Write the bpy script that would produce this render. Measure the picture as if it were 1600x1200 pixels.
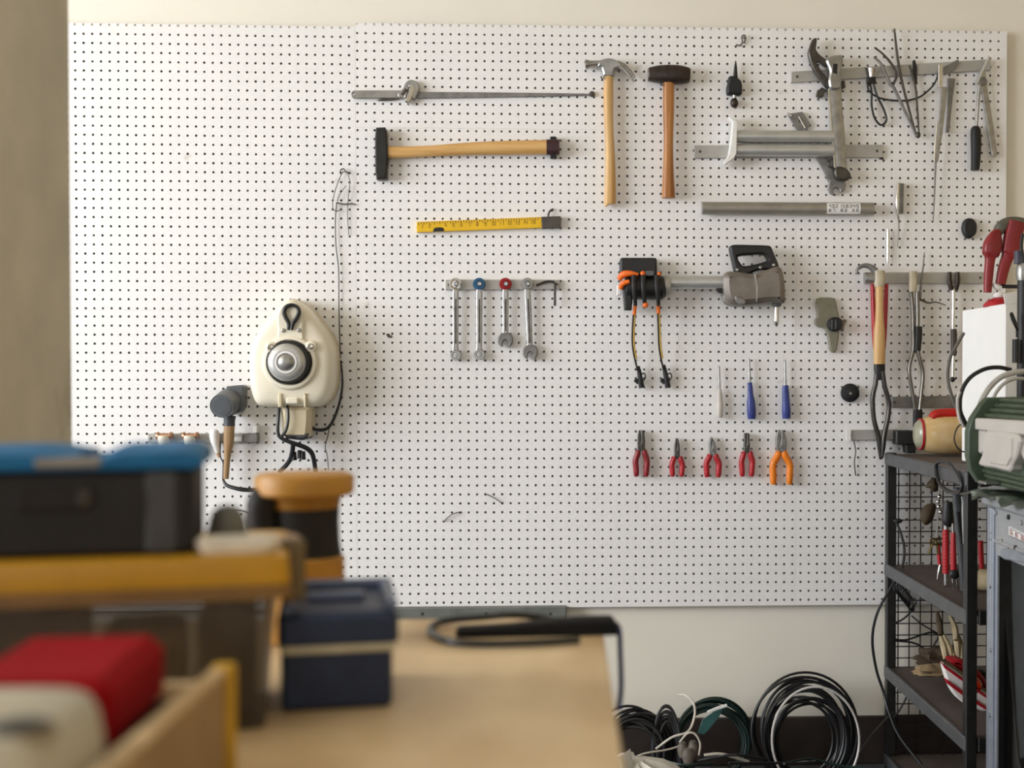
import bpy, math, random
from mathutils import Vector, Matrix, noise
from mathutils.geometry import tessellate_polygon

random.seed(7)
SC = bpy.context.scene
for o in list(bpy.data.objects):
    bpy.data.objects.remove(o, do_unlink=True)
COL = SC.collection

# ------------------------------------------------------------------ camera
F_PX = 2090.0                      # focal length in pixels of the 1600x1200 frame
CAM_D, CAM_H = 4.0, 1.18           # distance to the pegboard plane (y = 0), eye height
YAW, PITCH = math.radians(2.85), math.radians(1.15)
PPX = 880 + F_PX * math.tan(YAW)
PPY = 588 + F_PX * math.tan(PITCH)
cam_data = bpy.data.cameras.new('camera')
cam = bpy.data.objects.new('camera', cam_data)
COL.objects.link(cam)
cam.location = (0, -CAM_D, CAM_H)
cam.rotation_euler = (math.radians(90) - PITCH, 0, -YAW)
cam_data.sensor_width = 36.0
cam_data.lens = F_PX / 1600 * 36.0
cam_data.shift_x = -(PPX - 800) / 1600
cam_data.shift_y = (PPY - 600) / 1600
cam_data.clip_start = 0.05
cam_data.dof.use_dof = True
cam_data.dof.focus_distance = 3.55
cam_data.dof.aperture_fstop = cam_data.lens / 17.0
SC.camera = cam
CAM_R = cam.rotation_euler.to_matrix()
CAM_P = Vector(cam.location)

# ------------------------------------------------------------------ world and daylight
world = bpy.data.worlds.new('world')
SC.world = world
world.use_nodes = True
wn = world.node_tree.nodes
wn['Background'].inputs[0].default_value = (0.50, 0.66, 1.0, 1)
wn['Background'].inputs[1].default_value = 1.3

def area(name, loc, target, sx, sy, power, color):
    d = bpy.data.lights.new(name, 'AREA')
    d.shape = 'RECTANGLE'; d.size = sx; d.size_y = sy
    d.energy = power; d.color = color
    o = bpy.data.objects.new(name, d)
    COL.objects.link(o)
    o.location = loc
    o.rotation_euler = (Vector(target) - Vector(loc)).to_track_quat('-Z', 'Y').to_euler()
    return o

# daylight that enters through the big window in the left wall and the garage doorway behind the camera; a guessed roof light is added to brighten the bench
area('window_daylight', (-4.75, -2.5, 1.95), (1.2, -1.3, 1.3), 3.4, 1.8, 385, (0.895, 0.925, 0.975))
area('doorway_daylight', (-0.6, -7.4, 1.35), (-0.2, 0, 1.3), 3.0, 2.3, 44, (1.0, 0.90, 0.74))
area('added_roof_light', (-0.1, -2.75, 3.06), (-0.1, -2.74, 0), 1.2, 1.0, 5.6, (1.0, 0.97, 0.93))

SC.view_settings.view_transform = 'Standard'
SC.view_settings.look = 'None'
SC.view_settings.gamma = 1.0
SC.view_settings.use_curve_mapping = False
SC.view_settings.exposure = -0.47

# ------------------------------------------------------------------ measuring helpers
def ray(px, py):
    return CAM_R @ Vector(((px - PPX) / F_PX, -(py - PPY) / F_PX, -1.0))
def W(px, py, d=0.0):              # point that stands d metres in front of the pegboard plane
    r = ray(px, py)
    return CAM_P + r * ((-d - CAM_P.y) / r.y)
def G(px, py, Z):                  # point at distance Z from the camera, measured along the room
    return W(px, py, CAM_D - Z)
def atX(px, py, X):                # point on a plane that runs from the wall towards the room
    r = ray(px, py)
    return CAM_P + r * ((X - CAM_P.x) / r.x)
def S(d=0.0):                      # metres per pixel
    return (CAM_D - d) / F_PX

# ------------------------------------------------------------------ materials
def lin(h):
    h = h.lstrip('#')
    c = [int(h[i:i + 2], 16) / 255 for i in (0, 2, 4)]
    return tuple(x / 12.92 if x <= 0.04045 else ((x + 0.055) / 1.055) ** 2.4 for x in c) + (1,)
MATS = {}
def mat(name, hexa, rough=0.5, metal=0.0, var=0.12, scale=25.0, bump=0.0, stretch=None, hex2=None,
        detail=4.0, trans=0.0, alpha=1.0, coat=0.0, bscale=None, spots=None, spec=0.5):
    if name in MATS:
        return MATS[name]
    m = bpy.data.materials.new(name)
    m.use_nodes = True
    nt = m.node_tree
    b = nt.nodes['Principled BSDF']
    b.inputs['Roughness'].default_value = rough
    b.inputs['Metallic'].default_value = metal
    b.inputs['Transmission Weight'].default_value = trans
    b.inputs['Alpha'].default_value = alpha
    b.inputs['Coat Weight'].default_value = coat
    b.inputs['Specular IOR Level'].default_value = spec
    c = lin(hexa)
    c2 = lin(hex2) if hex2 else tuple(max(0, x * (1 - 2.2 * var)) for x in c[:3]) + (1,)
    tc = nt.nodes.new('ShaderNodeTexCoord')
    mp = nt.nodes.new('ShaderNodeMapping')
    if stretch:
        mp.inputs['Scale'].default_value = stretch
    nt.links.new(tc.outputs['Object'], mp.inputs['Vector'])
    nz = nt.nodes.new('ShaderNodeTexNoise')
    nz.inputs['Scale'].default_value = scale
    nz.inputs['Detail'].default_value = detail
    nt.links.new(mp.outputs[0], nz.inputs['Vector'])
    cr = nt.nodes.new('ShaderNodeValToRGB')
    cr.color_ramp.elements[0].position = 0.32
    cr.color_ramp.elements[0].color = c2
    cr.color_ramp.elements[1].position = 0.62
    cr.color_ramp.elements[1].color = c
    nt.links.new(nz.outputs['Fac'], cr.inputs['Fac'])
    out = cr.outputs['Color']
    if spots:                       # small scattered dirt marks: (hex, scale, threshold)
        n2 = nt.nodes.new('ShaderNodeTexNoise')
        n2.inputs['Scale'].default_value = spots[1]; n2.inputs['Detail'].default_value = 6
        nt.links.new(tc.outputs['Object'], n2.inputs['Vector'])
        r2 = nt.nodes.new('ShaderNodeValToRGB')
        r2.color_ramp.elements[0].position = spots[2]; r2.color_ramp.elements[0].color = (0, 0, 0, 1)
        r2.color_ramp.elements[1].position = spots[2] + 0.07; r2.color_ramp.elements[1].color = (1, 1, 1, 1)
        nt.links.new(n2.outputs['Fac'], r2.inputs['Fac'])
        mx = nt.nodes.new('ShaderNodeMix'); mx.data_type = 'RGBA'
        mx.inputs['B'].default_value = lin(spots[0])
        nt.links.new(r2.outputs['Color'], mx.inputs['Factor'])
        nt.links.new(out, mx.inputs['A'])
        out = mx.outputs['Result']
    nt.links.new(out, b.inputs['Base Color'])
    if bump:
        bp = nt.nodes.new('ShaderNodeBump')
        bp.inputs['Strength'].default_value = bump
        bp.inputs['Distance'].default_value = 0.004
        src = nz
        if bscale:
            src = nt.nodes.new('ShaderNodeTexNoise')
            src.inputs['Scale'].default_value = bscale
            nt.links.new(mp.outputs[0], src.inputs['Vector'])
        nt.links.new(src.outputs['Fac'], bp.inputs['Height'])
        nt.links.new(bp.outputs[0], b.inputs['Normal'])
    MATS[name] = m
    return m

WALL = mat('cream_wall_paint', '#efe9db', 0.7, var=0.015, scale=3, bump=0.08, bscale=60)
BOARD = mat('white_pegboard', '#f2f0ee', 0.45, var=0.015, scale=4, spots=('#d8d4cc', 9, 0.70))
CONC = mat('concrete', '#d6cdb8', 0.85, var=0.08, scale=5, bump=0.25, bscale=30, spots=('#b0a591', 3.5, 0.6))
FLOOR = mat('dark_floor', '#666a70', 0.8, var=0.15, scale=6, bump=0.2)
CEIL = mat('ceiling_paint', '#ecdfc2', 0.8, var=0.02)
SKIRT = mat('brown_skirting', '#352a25', 0.6, var=0.15, scale=15, spots=('#5a4a3e', 14, 0.66))
STEEL = mat('brushed_steel', '#abaaa7', 0.34, 0.85, var=0.12, scale=40)
DULL = mat('dull_steel', '#8b8986', 0.5, 0.55, var=0.15, scale=30)
DARKST = mat('dark_steel', '#5a5650', 0.42, 0.7, var=0.18, scale=40)
CHROME = mat('chrome', '#d8d6d2', 0.16, 1.0, var=0.05)
ALU = mat('grey_rail', '#b5b2ac', 0.5, 0.35, var=0.06, scale=20)
ALU2 = mat('aluminium_tube', '#c6c6c3', 0.36, 0.6, var=0.05, scale=25)
BLACK = mat('black_plastic', '#201f20', 0.5, var=0.15)
RUBBER = mat('black_rubber', '#1a1a1c', 0.6, var=0.15)
CABLE = mat('black_cable', '#191a1c', 0.42, var=0.1)
IRON = mat('black_iron', '#2b2a29', 0.45, 0.3, var=0.15, scale=40)
BROWNIRON = mat('brown_iron', '#40352f', 0.42, 0.45, var=0.2, scale=40, bump=0.1)
WOODX = mat('pale_wood_along_x', '#ddb273', 0.42, var=0.1, scale=14, stretch=(0.25, 4, 4), hex2='#c49350')
WOODZ = mat('pale_wood_along_z', '#dcb67e', 0.42, var=0.1, scale=14, stretch=(4, 4, 0.25), hex2='#c59657')
WOODR = mat('red_wood_along_z', '#bd8348', 0.42, var=0.1, scale=14, stretch=(4, 4, 0.25), hex2='#8f5526')
WOODG = mat('grey_wood_along_z', '#a5855e', 0.5, var=0.1, scale=14, stretch=(4, 4, 0.25), hex2='#8a6a45')
RED = mat('red_grip', '#b3202a', 0.38, var=0.08)
DRED = mat('dark_red_paint', '#8f2228', 0.35, var=0.12, scale=18)
MAROON = mat('maroon_rubber', '#3a1c20', 0.5)
ORANGE = mat('orange_grip', '#ef8418', 0.38, var=0.06)
ORANGE2 = mat('bright_orange', '#f0701c', 0.4, var=0.06)
BLUEG = mat('blue_grip', '#2e3d86', 0.33, var=0.08)
YELLOW = mat('ruler_yellow', '#eebd12', 0.45, var=0.05)
GREYP = mat('grey_plastic', '#5a5d61', 0.42, var=0.08)
GREYD = mat('tool_grey_casing', '#857d74', 0.42, 0.3, var=0.12, scale=18)
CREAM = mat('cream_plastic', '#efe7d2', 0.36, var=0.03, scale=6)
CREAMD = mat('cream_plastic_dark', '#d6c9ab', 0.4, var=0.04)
WHITE = mat('white_plastic', '#f0efec', 0.45, var=0.02)
CARD = mat('white_card', '#f3f2ef', 0.6, var=0.01)
OLIVE = mat('olive_plastic', '#86826f', 0.5, var=0.08)
GREENC = mat('green_case_plastic', '#46543f', 0.45, var=0.15, scale=30, spots=('#7d8a78', 22, 0.63))
GREENCAB = mat('green_cable', '#152b28', 0.4, var=0.1)
COPPER = mat('copper', '#b98a6c', 0.35, 0.8)
NAVY = mat('navy_plastic', '#26314b', 0.45, var=0.1, spec=0.3)
BEIGE = mat('beige_strip', '#cfc4a4', 0.5)
TBLUE = mat('teal_blue_plastic', '#0f6596', 0.6, var=0.08, spec=0.3)
TBLACK = mat('charcoal_plastic', '#272422', 0.6, var=0.08, spec=0.25)
LIDY = mat('amber_yellow_plastic', '#c8930f', 0.45, var=0.05)
PLY = mat('plywood', '#e2c89c', 0.5, var=0.1, scale=5, stretch=(1, 0.5, 1), hex2='#b99868', spots=('#94764e', 5, 0.62))
TAN = mat('tan_board', '#b39468', 0.6, var=0.1, scale=12)
PUTTY = mat('putty_plastic', '#c4bca8', 0.5, var=0.07, scale=14)
SMOKE = mat('smoky_clear_plastic', '#6b6157', 0.35, var=0.25, scale=16, alpha=0.5, hex2='#463d35')
BROWNRAG = mat('brown_rag', '#4c3d2c', 0.9, var=0.2)
LEAF = mat('dry_brown_leaf', '#4a3c28', 0.8, var=0.2)
STRAW = mat('dry_straw', '#b7a684', 0.8, var=0.15)
CABGREY = mat('cabinet_grey_paint', '#a3a5a8', 0.5, 0.1, var=0.06, scale=12)
CABALU = mat('cabinet_aluminium', '#9fa6b2', 0.35, 0.55, var=0.06)
RACKGREY = mat('rack_grey_steel', '#57585a', 0.48, 0.25, var=0.12, scale=14)
SHELFB = mat('brown_shelf_board', '#564b45', 0.75, var=0.12, scale=10)
CLEAR = mat('clear_wrap', '#c5cdd0', 0.15, trans=0.0, alpha=0.05)
CLEARC = mat('clear_tubing', '#c9c4bb', 0.25, var=0.15, alpha=0.85)
INK = mat('black_ink', '#26241f', 0.7)
REDINK = mat('red_ink', '#b0332f', 0.7)
BRASS = mat('brass', '#7d6d44', 0.35, 0.8)
WIRE = mat('thin_grey_wire', '#5b5850', 0.5, 0.3)
NAVYC = mat('blue_cord', '#2b2f66', 0.5)
GREYCLOTH = mat('pale_crumpled_cloth', '#d6d2c9', 0.85, var=0.08)
LPLAST = mat('pale_latch_plastic', '#cdc7c0', 0.45, var=0.04, scale=8)

# ------------------------------------------------------------------ object helpers
WLOC = {}
def finish(name, verts, faces, m, parent=None, label=None, cat=None, group=None, kind=None, sharp=35, center=None):
    vs = [Vector(v) for v in verts]
    if center is None:
        lo = Vector([min(v[i] for v in vs) for i in range(3)])
        hi = Vector([max(v[i] for v in vs) for i in range(3)])
        center = (lo + hi) / 2
    me = bpy.data.meshes.new(name)
    me.from_pydata([tuple(v - center) for v in vs], [], faces)
    me.materials.append(m)
    me.validate()
    me.shade_smooth()
    me.set_sharp_from_angle(angle=math.radians(sharp))
    o = bpy.data.objects.new(name, me)
    COL.objects.link(o)
    if parent:
        o.parent = parent
        o.location = center - WLOC[parent.name]
    else:
        o.location = center
    WLOC[o.name] = Vector(center)
    tagp(o, label, cat, group, kind)
    return o
def tagp(o, label=None, cat=None, group=None, kind=None):
    if label: o['label'] = label
    if cat: o['category'] = cat
    if group: o['group'] = group
    if kind: o['kind'] = kind
def thing(name, label, cat, loc, group=None):
    o = bpy.data.objects.new(name, None)
    o.empty_display_size = 0.03
    COL.objects.link(o)
    o.location = loc
    WLOC[o.name] = Vector(loc)
    tagp(o, label, cat, group)
    return o

def cr(pts, n=6, closed=False):    # Catmull-Rom through points of any dimension
    P = [Vector(p) for p in pts]
    N = len(P)
    out = []
    segs = N if closed else N - 1
    for i in range(segs):
        if closed:
            a, b, c, d = P[i - 1], P[i], P[(i + 1) % N], P[(i + 2) % N]
        else:
            a = P[i - 1] if i > 0 else P[0] * 2 - P[1]
            b, c = P[i], P[i + 1]
            d = P[i + 2] if i + 2 < N else P[-1] * 2 - P[-2]
        for k in range(n):
            t = k / n
            out.append(0.5 * ((2 * b) + (c - a) * t + (2 * a - 5 * b + 4 * c - d) * t * t + (3 * b - a - 3 * c + d) * t ** 3))
    if not closed:
        out.append(P[-1])
    return out
def rnd(x0, y0, x1, y1, r, n=4):   # rounded rectangle outline in pixels
    o = []
    for cx, cy, a0 in ((x1 - r, y0 + r, -90), (x1 - r, y1 - r, 0), (x0 + r, y1 - r, 90), (x0 + r, y0 + r, 180)):
        for k in range(n + 1):
            a = math.radians(a0 + 90 * k / n)
            o.append((cx + r * math.cos(a), cy + r * math.sin(a)))
    return o
def circ(cx, cy, r, n=16, ry=None):
    ry = r if ry is None else ry
    return [(cx + r * math.cos(2 * math.pi * k / n), cy + ry * math.sin(2 * math.pi * k / n)) for k in range(n)]

def inset2(P, amt):
    n = len(P)
    area2 = sum(P[i].x * P[(i + 1) % n].y - P[(i + 1) % n].x * P[i].y for i in range(n))
    sgn = 1 if area2 > 0 else -1
    out = []
    for i in range(n):
        a, b, c = P[i - 1], P[i], P[(i + 1) % n]
        e1 = (b - a); e2 = (c - b)
        if e1.length < 1e-9 or e2.length < 1e-9:
            out.append(b.copy()); continue
        e1.normalize(); e2.normalize()
        n1 = Vector((-e1.y, e1.x)); n2 = Vector((-e2.y, e2.x))
        m = n1 + n2
        if m.length < 1e-6:
            m = n1.copy()
        m.normalize()
        k = min(1.6, 1 / max(0.3, m.dot(n1)))
        out.append(b + m * (amt * sgn * k))
    return out

def prism2(name, loops, to3, h0, h1, m, parent=None, bev=0.0015, **kw):
    """loops: 2-D outlines (first outer, others holes); to3(u, v, h) gives the world point."""
    verts, faces, flat, polys = [], [], [], []
    caps_f, caps_b = [], []
    off = 0
    for li, L in enumerate(loops):
        P = [Vector((p[0], p[1])) for p in L]
        n = len(P)
        I = inset2(P, bev if li == 0 else -bev) if bev else P
        base = len(verts)
        for p in P: verts.append(to3(p.x, p.y, h0))
        for p in P: verts.append(to3(p.x, p.y, h1 - bev))
        for p in I: verts.append(to3(p.x, p.y, h1))
        for i in range(n):
            j = (i + 1) % n
            q = [(base + i, base + j, base + n + j, base + n + i), (base + n + i, base + n + j, base + 2 * n + j, base + 2 * n + i)]
            faces += q
        polys.append((P, I, base, n))
    mapf, mapb = [], []
    for P, I, base, n in polys:
        mapf += [base + 2 * n + i for i in range(n)]
        mapb += [base + i for i in range(n)]
    tf = tessellate_polygon([[Vector((p.x, p.y, 0)) for p in I] for P, I, b_, n in polys])
    tb = tessellate_polygon([[Vector((p.x, p.y, 0)) for p in P] for P, I, b_, n in polys])
    faces += [tuple(mapf[i] for i in t) for t in tf]
    faces += [tuple(mapb[i] for i in reversed(t)) for t in tb]
    o = finish(name, verts, faces, m, parent, **kw)
    fixn(o)
    return o
def fixn(o):
    import bmesh
    bm = bmesh.new(); bm.from_mesh(o.data)
    bmesh.ops.recalc_face_normals(bm, faces=bm.faces)
    bm.to_mesh(o.data); bm.free()

def ext(name, loops, d0, d1, m, parent=None, bev=0.0015, **kw):
    """flat shape on the wall: outline(s) in pixels, back at depth d0, front at depth d1 off the board."""
    if not isinstance(loops[0][0], (tuple, list, Vector)):
        loops = [loops]
    L2 = [[(W(p[0], p[1], d1).x, W(p[0], p[1], d1).z) for p in L] for L in loops]
    return prism2(name, L2, lambda u, v, h: Vector((u, -h, v)), d0, d1, m, parent, bev, **kw)

def loft(name, rings, m, parent=None, cap=True, closed=False, **kw):
    n = len(rings[0])
    verts = [v for r in rings for v in r]
    faces = []
    K = len(rings)
    for k in range(K if closed else K - 1):
        a, b = k * n, ((k + 1) % K) * n
        for i in range(n):
            j = (i + 1) % n
            faces.append((a + i, a + j, b + j, b + i))
    if cap and not closed:
        faces.append(tuple(reversed(range(n))))
        faces.append(tuple((K - 1) * n + i for i in range(n)))
    o = finish(name, verts, faces, m, parent, **kw)
    fixn(o)
    return o

def tube(name, pts, r, m, parent=None, res=8, n=6, closed=False, smooth=True, **kw):
    P = cr(pts, n, closed) if smooth else [Vector(p) for p in pts]
    rs = r if isinstance(r, (list, tuple)) else None
    K = len(P)
    T = []
    for i in range(K):
        a = P[i - 1] if (i > 0 or closed) else P[i]
        b = P[(i + 1) % K] if (i < K - 1 or closed) else P[i]
        t = (b - a)
        T.append(t.normalized() if t.length > 1e-9 else Vector((0, 0, 1)))
    u = T[0].orthogonal().normalized()
    rings = []
    for i in range(K):
        u = (u - T[i] * u.dot(T[i]))
        u = u.normalized() if u.length > 1e-6 else T[i].orthogonal().normalized()
        v = T[i].cross(u)
        if rs:
            f = i / (K - 1) * (len(rs) - 1); q = min(int(f), len(rs) - 2)
            rr = rs[q] + (rs[q + 1] - rs[q]) * (f - q)
        else:
            rr = r
        rings.append([P[i] + (u * math.cos(2 * math.pi * k / res) + v * math.sin(2 * math.pi * k / res)) * rr for k in range(res)])
    return loft(name, rings, m, parent, closed=closed, **kw)
def wtube(name, pts, rpx, m, parent=None, d=0.01, **kw):     # tube from pixels, (px, py[, depth])
    P = [W(p[0], p[1], p[2] if len(p) > 2 else d) for p in pts]
    s = S(d)
    r = [x * s for x in rpx] if isinstance(rpx, (list, tuple)) else rpx * s
    return tube(name, P, r, m, parent, **kw)

def bar(name, st, m, parent=None, e=2.0, res=16, n=4, **kw):
    """tapered bar on the wall: stations (px, py, half width px, depth of centre, half depth in metres)"""
    V = cr([tuple(s) for s in st], n) if n > 1 else [Vector(s) for s in st]
    rings = []
    C = [W(v[0], v[1], v[3]) for v in V]
    for i, v in enumerate(V):
        a, b = C[max(0, i - 1)], C[min(len(C) - 1, i + 1)]
        t = (b - a); t.y = 0; t.normalize()
        nn = Vector((-t.z, 0, t.x))
        ring = []
        for k in range(res):
            an = 2 * math.pi * k / res
            c, s_ = math.cos(an), math.sin(an)
            cc = math.copysign(abs(c) ** (2 / e), c); ss = math.copysign(abs(s_) ** (2 / e), s_)
            ring.append(C[i] + nn * (v[2] * S(v[3]) * cc) + Vector((0, -1, 0)) * (v[4] * ss))
        rings.append(ring)
    return loft(name, rings, m, parent, **kw)

def lathe(name, p0, axis, prof, m, parent=None, seg=24, **kw):
    """prof: list of (distance along axis, radius)"""
    ax = Vector(axis).normalized()
    u = ax.orthogonal().normalized(); v = ax.cross(u)
    rings = [[Vector(p0) + ax * t + (u * math.cos(2 * math.pi * k / seg) + v * math.sin(2 * math.pi * k / seg)) * max(r, 1e-5) for k in range(seg)] for t, r in prof]
    return loft(name, rings, m, parent, **kw)
OUT = Vector((0, -1, 0))           # out of the wall, into the room

def box(name, lo, hi, m, parent=None, bev=0.003, M=None, **kw):
    """box between two corners with chamfered edges; M: optional matrix from local to world"""
    lo, hi = Vector(lo), Vector(hi)
    c = (lo + hi) / 2; h = (hi - lo) / 2
    b = min(bev, 0.45 * min(h))
    verts, idx = [], {}
    for sx in (-1, 1):
        for sy in (-1, 1):
            for sz in (-1, 1):
                for ax in range(3):
                    v = Vector((sx * (h.x - b), sy * (h.y - b), sz * (h.z - b)))
                    v[ax] += (sx, sy, sz)[ax] * b
                    idx[(sx, sy, sz, ax)] = len(verts)
                    verts.append(c + v)
    faces = []
    for ax in range(3):
        o1, o2 = [a for a in range(3) if a != ax]
        for s in (-1, 1):
            q = []
            for a, d in ((-1, -1), (1, -1), (1, 1), (-1, 1)):
                k = [0, 0, 0]; k[ax] = s; k[o1] = a; k[o2] = d
                q.append(idx[(k[0], k[1], k[2], ax)])
            faces.append(tuple(q))
        for a in (-1, 1):           # edge strips parallel to ax
            for d in (-1, 1):
                q = []
                for s, which in ((-1, o1), (1, o1), (1, o2), (-1, o2)):
                    k = [0, 0, 0]; k[ax] = s; k[o1] = a; k[o2] = d
                    q.append(idx[(k[0], k[1], k[2], which)])
                faces.append(tuple(q))
    for sx in (-1, 1):
        for sy in (-1, 1):
            for sz in (-1, 1):
                faces.append(tuple(idx[(sx, sy, sz, a)] for a in range(3)))
    if M is not None:
        verts = [M @ v for v in verts]
    o = finish(name, verts, faces, m, parent, sharp=20 if b > 0 else 35, **kw)
    fixn(o)
    return o
def ball(name, c, r, m, parent=None, sc=(1, 1, 1), seg=16, rings=10, jit=0.0, freq=6.0, **kw):
    c = Vector(c)
    R = []
    for i in range(rings + 1):
        a = math.pi * i / rings
        ring = []
        for k in range(seg):
            b = 2 * math.pi * k / seg
            v = Vector((math.sin(a) * math.cos(b), math.sin(a) * math.sin(b), math.cos(a)))
            f = 1 + (jit * noise.noise(v * freq + c * 10) if jit else 0)
            if i in (0, rings): v = Vector((0, 0, math.cos(a))); 
            ring.append(c + Vector((v.x * sc[0], v.y * sc[1], v.z * sc[2])) * r * f)
        if i in (0, rings):
            ring = [ring[0] + Vector((math.cos(2 * math.pi * k / seg), math.sin(2 * math.pi * k / seg), 0)) * r * 0.01 for k in range(seg)]
        R.append(ring)
    return loft(name, R, m, parent, **kw)

# ================================================================== the room
def slab(name, lo, hi, m, kind='structure', **kw):
    return box(name, lo, hi, m, bev=0.0, kind=kind, **kw)
XL, XR, YB, YF, ZC = -4.8, 2.3, 0.022, -7.5, 3.0
slab('floor', (XL - 0.2, YF - 0.2, -0.1), (XR + 0.2, YB + 0.2, 0.0), FLOOR)
slab('wall_back', (XL - 0.2, YB, 0), (XR + 0.2, YB + 0.2, ZC), WALL)
slab('wall_right', (XR, YF, 0), (XR + 0.2, YB, ZC), mat('tan_wall_paint', '#d9c7a2', 0.7, var=0.02, scale=3))
def wall_with_hole(name, x0, x1, y0, y1, hole, axis):
    """wall with one rectangular opening; axis 'x': thin along x"""
    a0, a1, z0, z1 = hole
    v, f = [], []
    def add(lo, hi):
        b = len(v)
        for x in (lo[0], hi[0]):
            for y in (lo[1], hi[1]):
                for z in (lo[2], hi[2]):
                    v.append(Vector((x, y, z)))
        for q in ((0, 1, 3, 2), (4, 6, 7, 5), (0, 4, 5, 1), (2, 3, 7, 6), (0, 2, 6, 4), (1, 5, 7, 3)):
            f.append(tuple(b + i for i in q))
    if axis == 'x':
        for (p, q, r, s) in ((y0, a0, 0, ZC), (a1, y1, 0, ZC), (a0, a1, 0, z0), (a0, a1, z1, ZC)):
            if q - p > 1e-4 and s - r > 1e-4: add((x0, p, r), (x1, q, s))
    else:
        for (p, q, r, s) in ((x0, a0, 0, ZC), (a1, x1, 0, ZC), (a0, a1, 0, z0), (a0, a1, z1, ZC)):
            if q - p > 1e-4 and s - r > 1e-4: add((p, y0, r), (q, y1, s))
    return finish(name, v, f, WALL, kind='structure')
def ceiling():
    v, f = [], []
    hx0, hx1, hy0, hy1 = -0.72, 0.52, -3.27, -2.23      # opening added for the guessed roof light over the bench
    for (a0, a1, b0, b1) in ((XL - 0.2, hx0, YF - 0.2, YB + 0.2), (hx1, XR + 0.2, YF - 0.2, YB + 0.2), (hx0, hx1, YF - 0.2, hy0), (hx0, hx1, hy1, YB + 0.2)):
        b = len(v)
        for x in (a0, a1):
            for y in (b0, b1):
                for z in (ZC, ZC + 0.1): v.append(Vector((x, y, z)))
        for q in ((0, 1, 3, 2), (4, 6, 7, 5), (0, 4, 5, 1), (2, 3, 7, 6), (0, 2, 6, 4), (1, 5, 7, 3)): f.append(tuple(b + i for i in q))
    return finish('ceiling', v, f, CEIL, kind='structure')
ceiling()
wall_with_hole('wall_left', XL - 0.2, XL, YF, YB, (-4.25, -0.75, 1.0, 2.9), 'x')
wall_with_hole('wall_front', XL, XR, YF - 0.2, YF, (-2.2, 1.0, 0.0, 2.5), 'y')
box('baseboard_back', (XL, YB - 0.016, 0.0), (XR, YB + 0.001, 0.146), SKIRT, bev=0.003, kind='structure')
# concrete pillar between the bench and the pegboard: its right face is what the camera sees
PX = G(111, 300, 2.2).x
box('wall_pillar', (PX - 0.34, -2.165, 0), (PX, -1.8, ZC), CONC, bev=0.006, kind='structure')

# ================================================================== perforated boards
def pegboard(name, x0, x1, z0, z1, hx0, hp, zrows, label):
    R_, N = 0.0037, 8
    xs = []
    k = math.ceil((x0 - hx0 + 0.004) / hp)
    while hx0 + k * hp < x1 - 0.002:
        xs.append(hx0 + k * hp); k += 1
    zs = sorted([z for z in zrows if z0 + 0.002 < z < z1 - 0.002])
    xe = [x0] + [(a + b) / 2 for a, b in zip(xs, xs[1:])] + [x1]
    ze = [z0] + [(a + b) / 2 for a, b in zip(zs, zs[1:])] + [z1]
    T = 0.0045
    verts, faces, idx = [], [], {}
    def vid(x, y, z):
        key = (round(x, 5), y, round(z, 5))
        if key not in idx:
            idx[key] = len(verts); verts.append(Vector((x, y, z)))
        return idx[key]
    for i, x in enumerate(xs):
        for j, z in enumerate(zs):
            a0, a1, b0, b1 = xe[i], xe[i + 1], ze[j], ze[j + 1]
            xm, zm = x, z
            outer = [(a1, zm), (a1, b1), (xm, b1), (a0, b1), (a0, zm), (a0, b0), (xm, b0), (a1, b0)]
            jx, jz = 0, 0
            rr = R_ * random.uniform(0.93, 1.05)
            rr = min(rr, 0.95 * min(a1 - x, x - a0, b1 - z, z - b0))
            inner = [(x + rr * math.cos(2 * math.pi * k / N), z + rr * math.sin(2 * math.pi * k / N)) for k in range(N)]
            of = [vid(u, 0.0, w) for u, w in outer]
            base = len(verts)
            for u, w in inner: verts.append(Vector((u, 0.0, w)))
            for u, w in inner: verts.append(Vector((u, T, w)))
            for k in range(N):
                l = (k + 1) % N
                faces.append((of[k], of[l], base + l, base + k))
                faces.append((base + k, base + l, base + N + l, base + N + k))
            ob = [vid(u, T, w) for u, w in outer]
            for k in range(N):
                l = (k + 1) % N
                faces.append((ob[k], base + N + k, base + N + l, ob[l]))
    # back sheet edges
    b = len(verts)
    ring = [(x0, z0), (x1, z0), (x1, z1), (x0, z1)]
    for u, w in ring: verts.append(Vector((u, 0, w)))
    for u, w in ring: verts.append(Vector((u, T, w)))
    for k in range(4):
        l = (k + 1) % 4
        faces.append((b + k, b + 4 + k, b + 4 + l, b + l))
    o = finish(name, verts, faces, BOARD, label=label, cat='pegboard', group='white pegboard panels', sharp=30)
    o.data.materials.append(HARDBOARD)
    yc = o.location.y
    for p in o.data.polygons:
        if abs(p.normal.y) < 0.5 and p.area < 4e-5 or min(o.data.vertices[v].co.y + yc for v in p.vertices) > T * 0.9:
            p.material_index = 1
    return o
HARDBOARD = mat('brown_hardboard', '#5a4632', 0.85, var=0.1)
rowsLU = [2.2065 - 0.02668 * k for k in range(40)]
rowsLL = [1.3554 - 0.02652 * k for k in range(40)]
rowsRU = [2.2175 - 0.0259 * k for k in range(14)]
rowsRL = [1.9067 - 0.02584 * k - 1.15e-5 * k * k for k in range(60)]
pegboard('pegboard', -1.95, -0.6115, 1.3745, 2.2112, -1.4221, 0.02476, rowsLU, 'bare white pegboard panel at upper left, above the cream housing')
pegboard('pegboard', -1.95, -0.6115, 0.488, 1.3742, -1.4221, 0.02476, rowsLL, 'white pegboard panel at lower left, behind the cream housing and grey mallet')
pegboard('pegboard', -0.6111, 0.6991, 1.9147, 2.2215, -0.6057, 0.02493, rowsRU, 'white pegboard strip across the top, behind the hammer heads')
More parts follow.
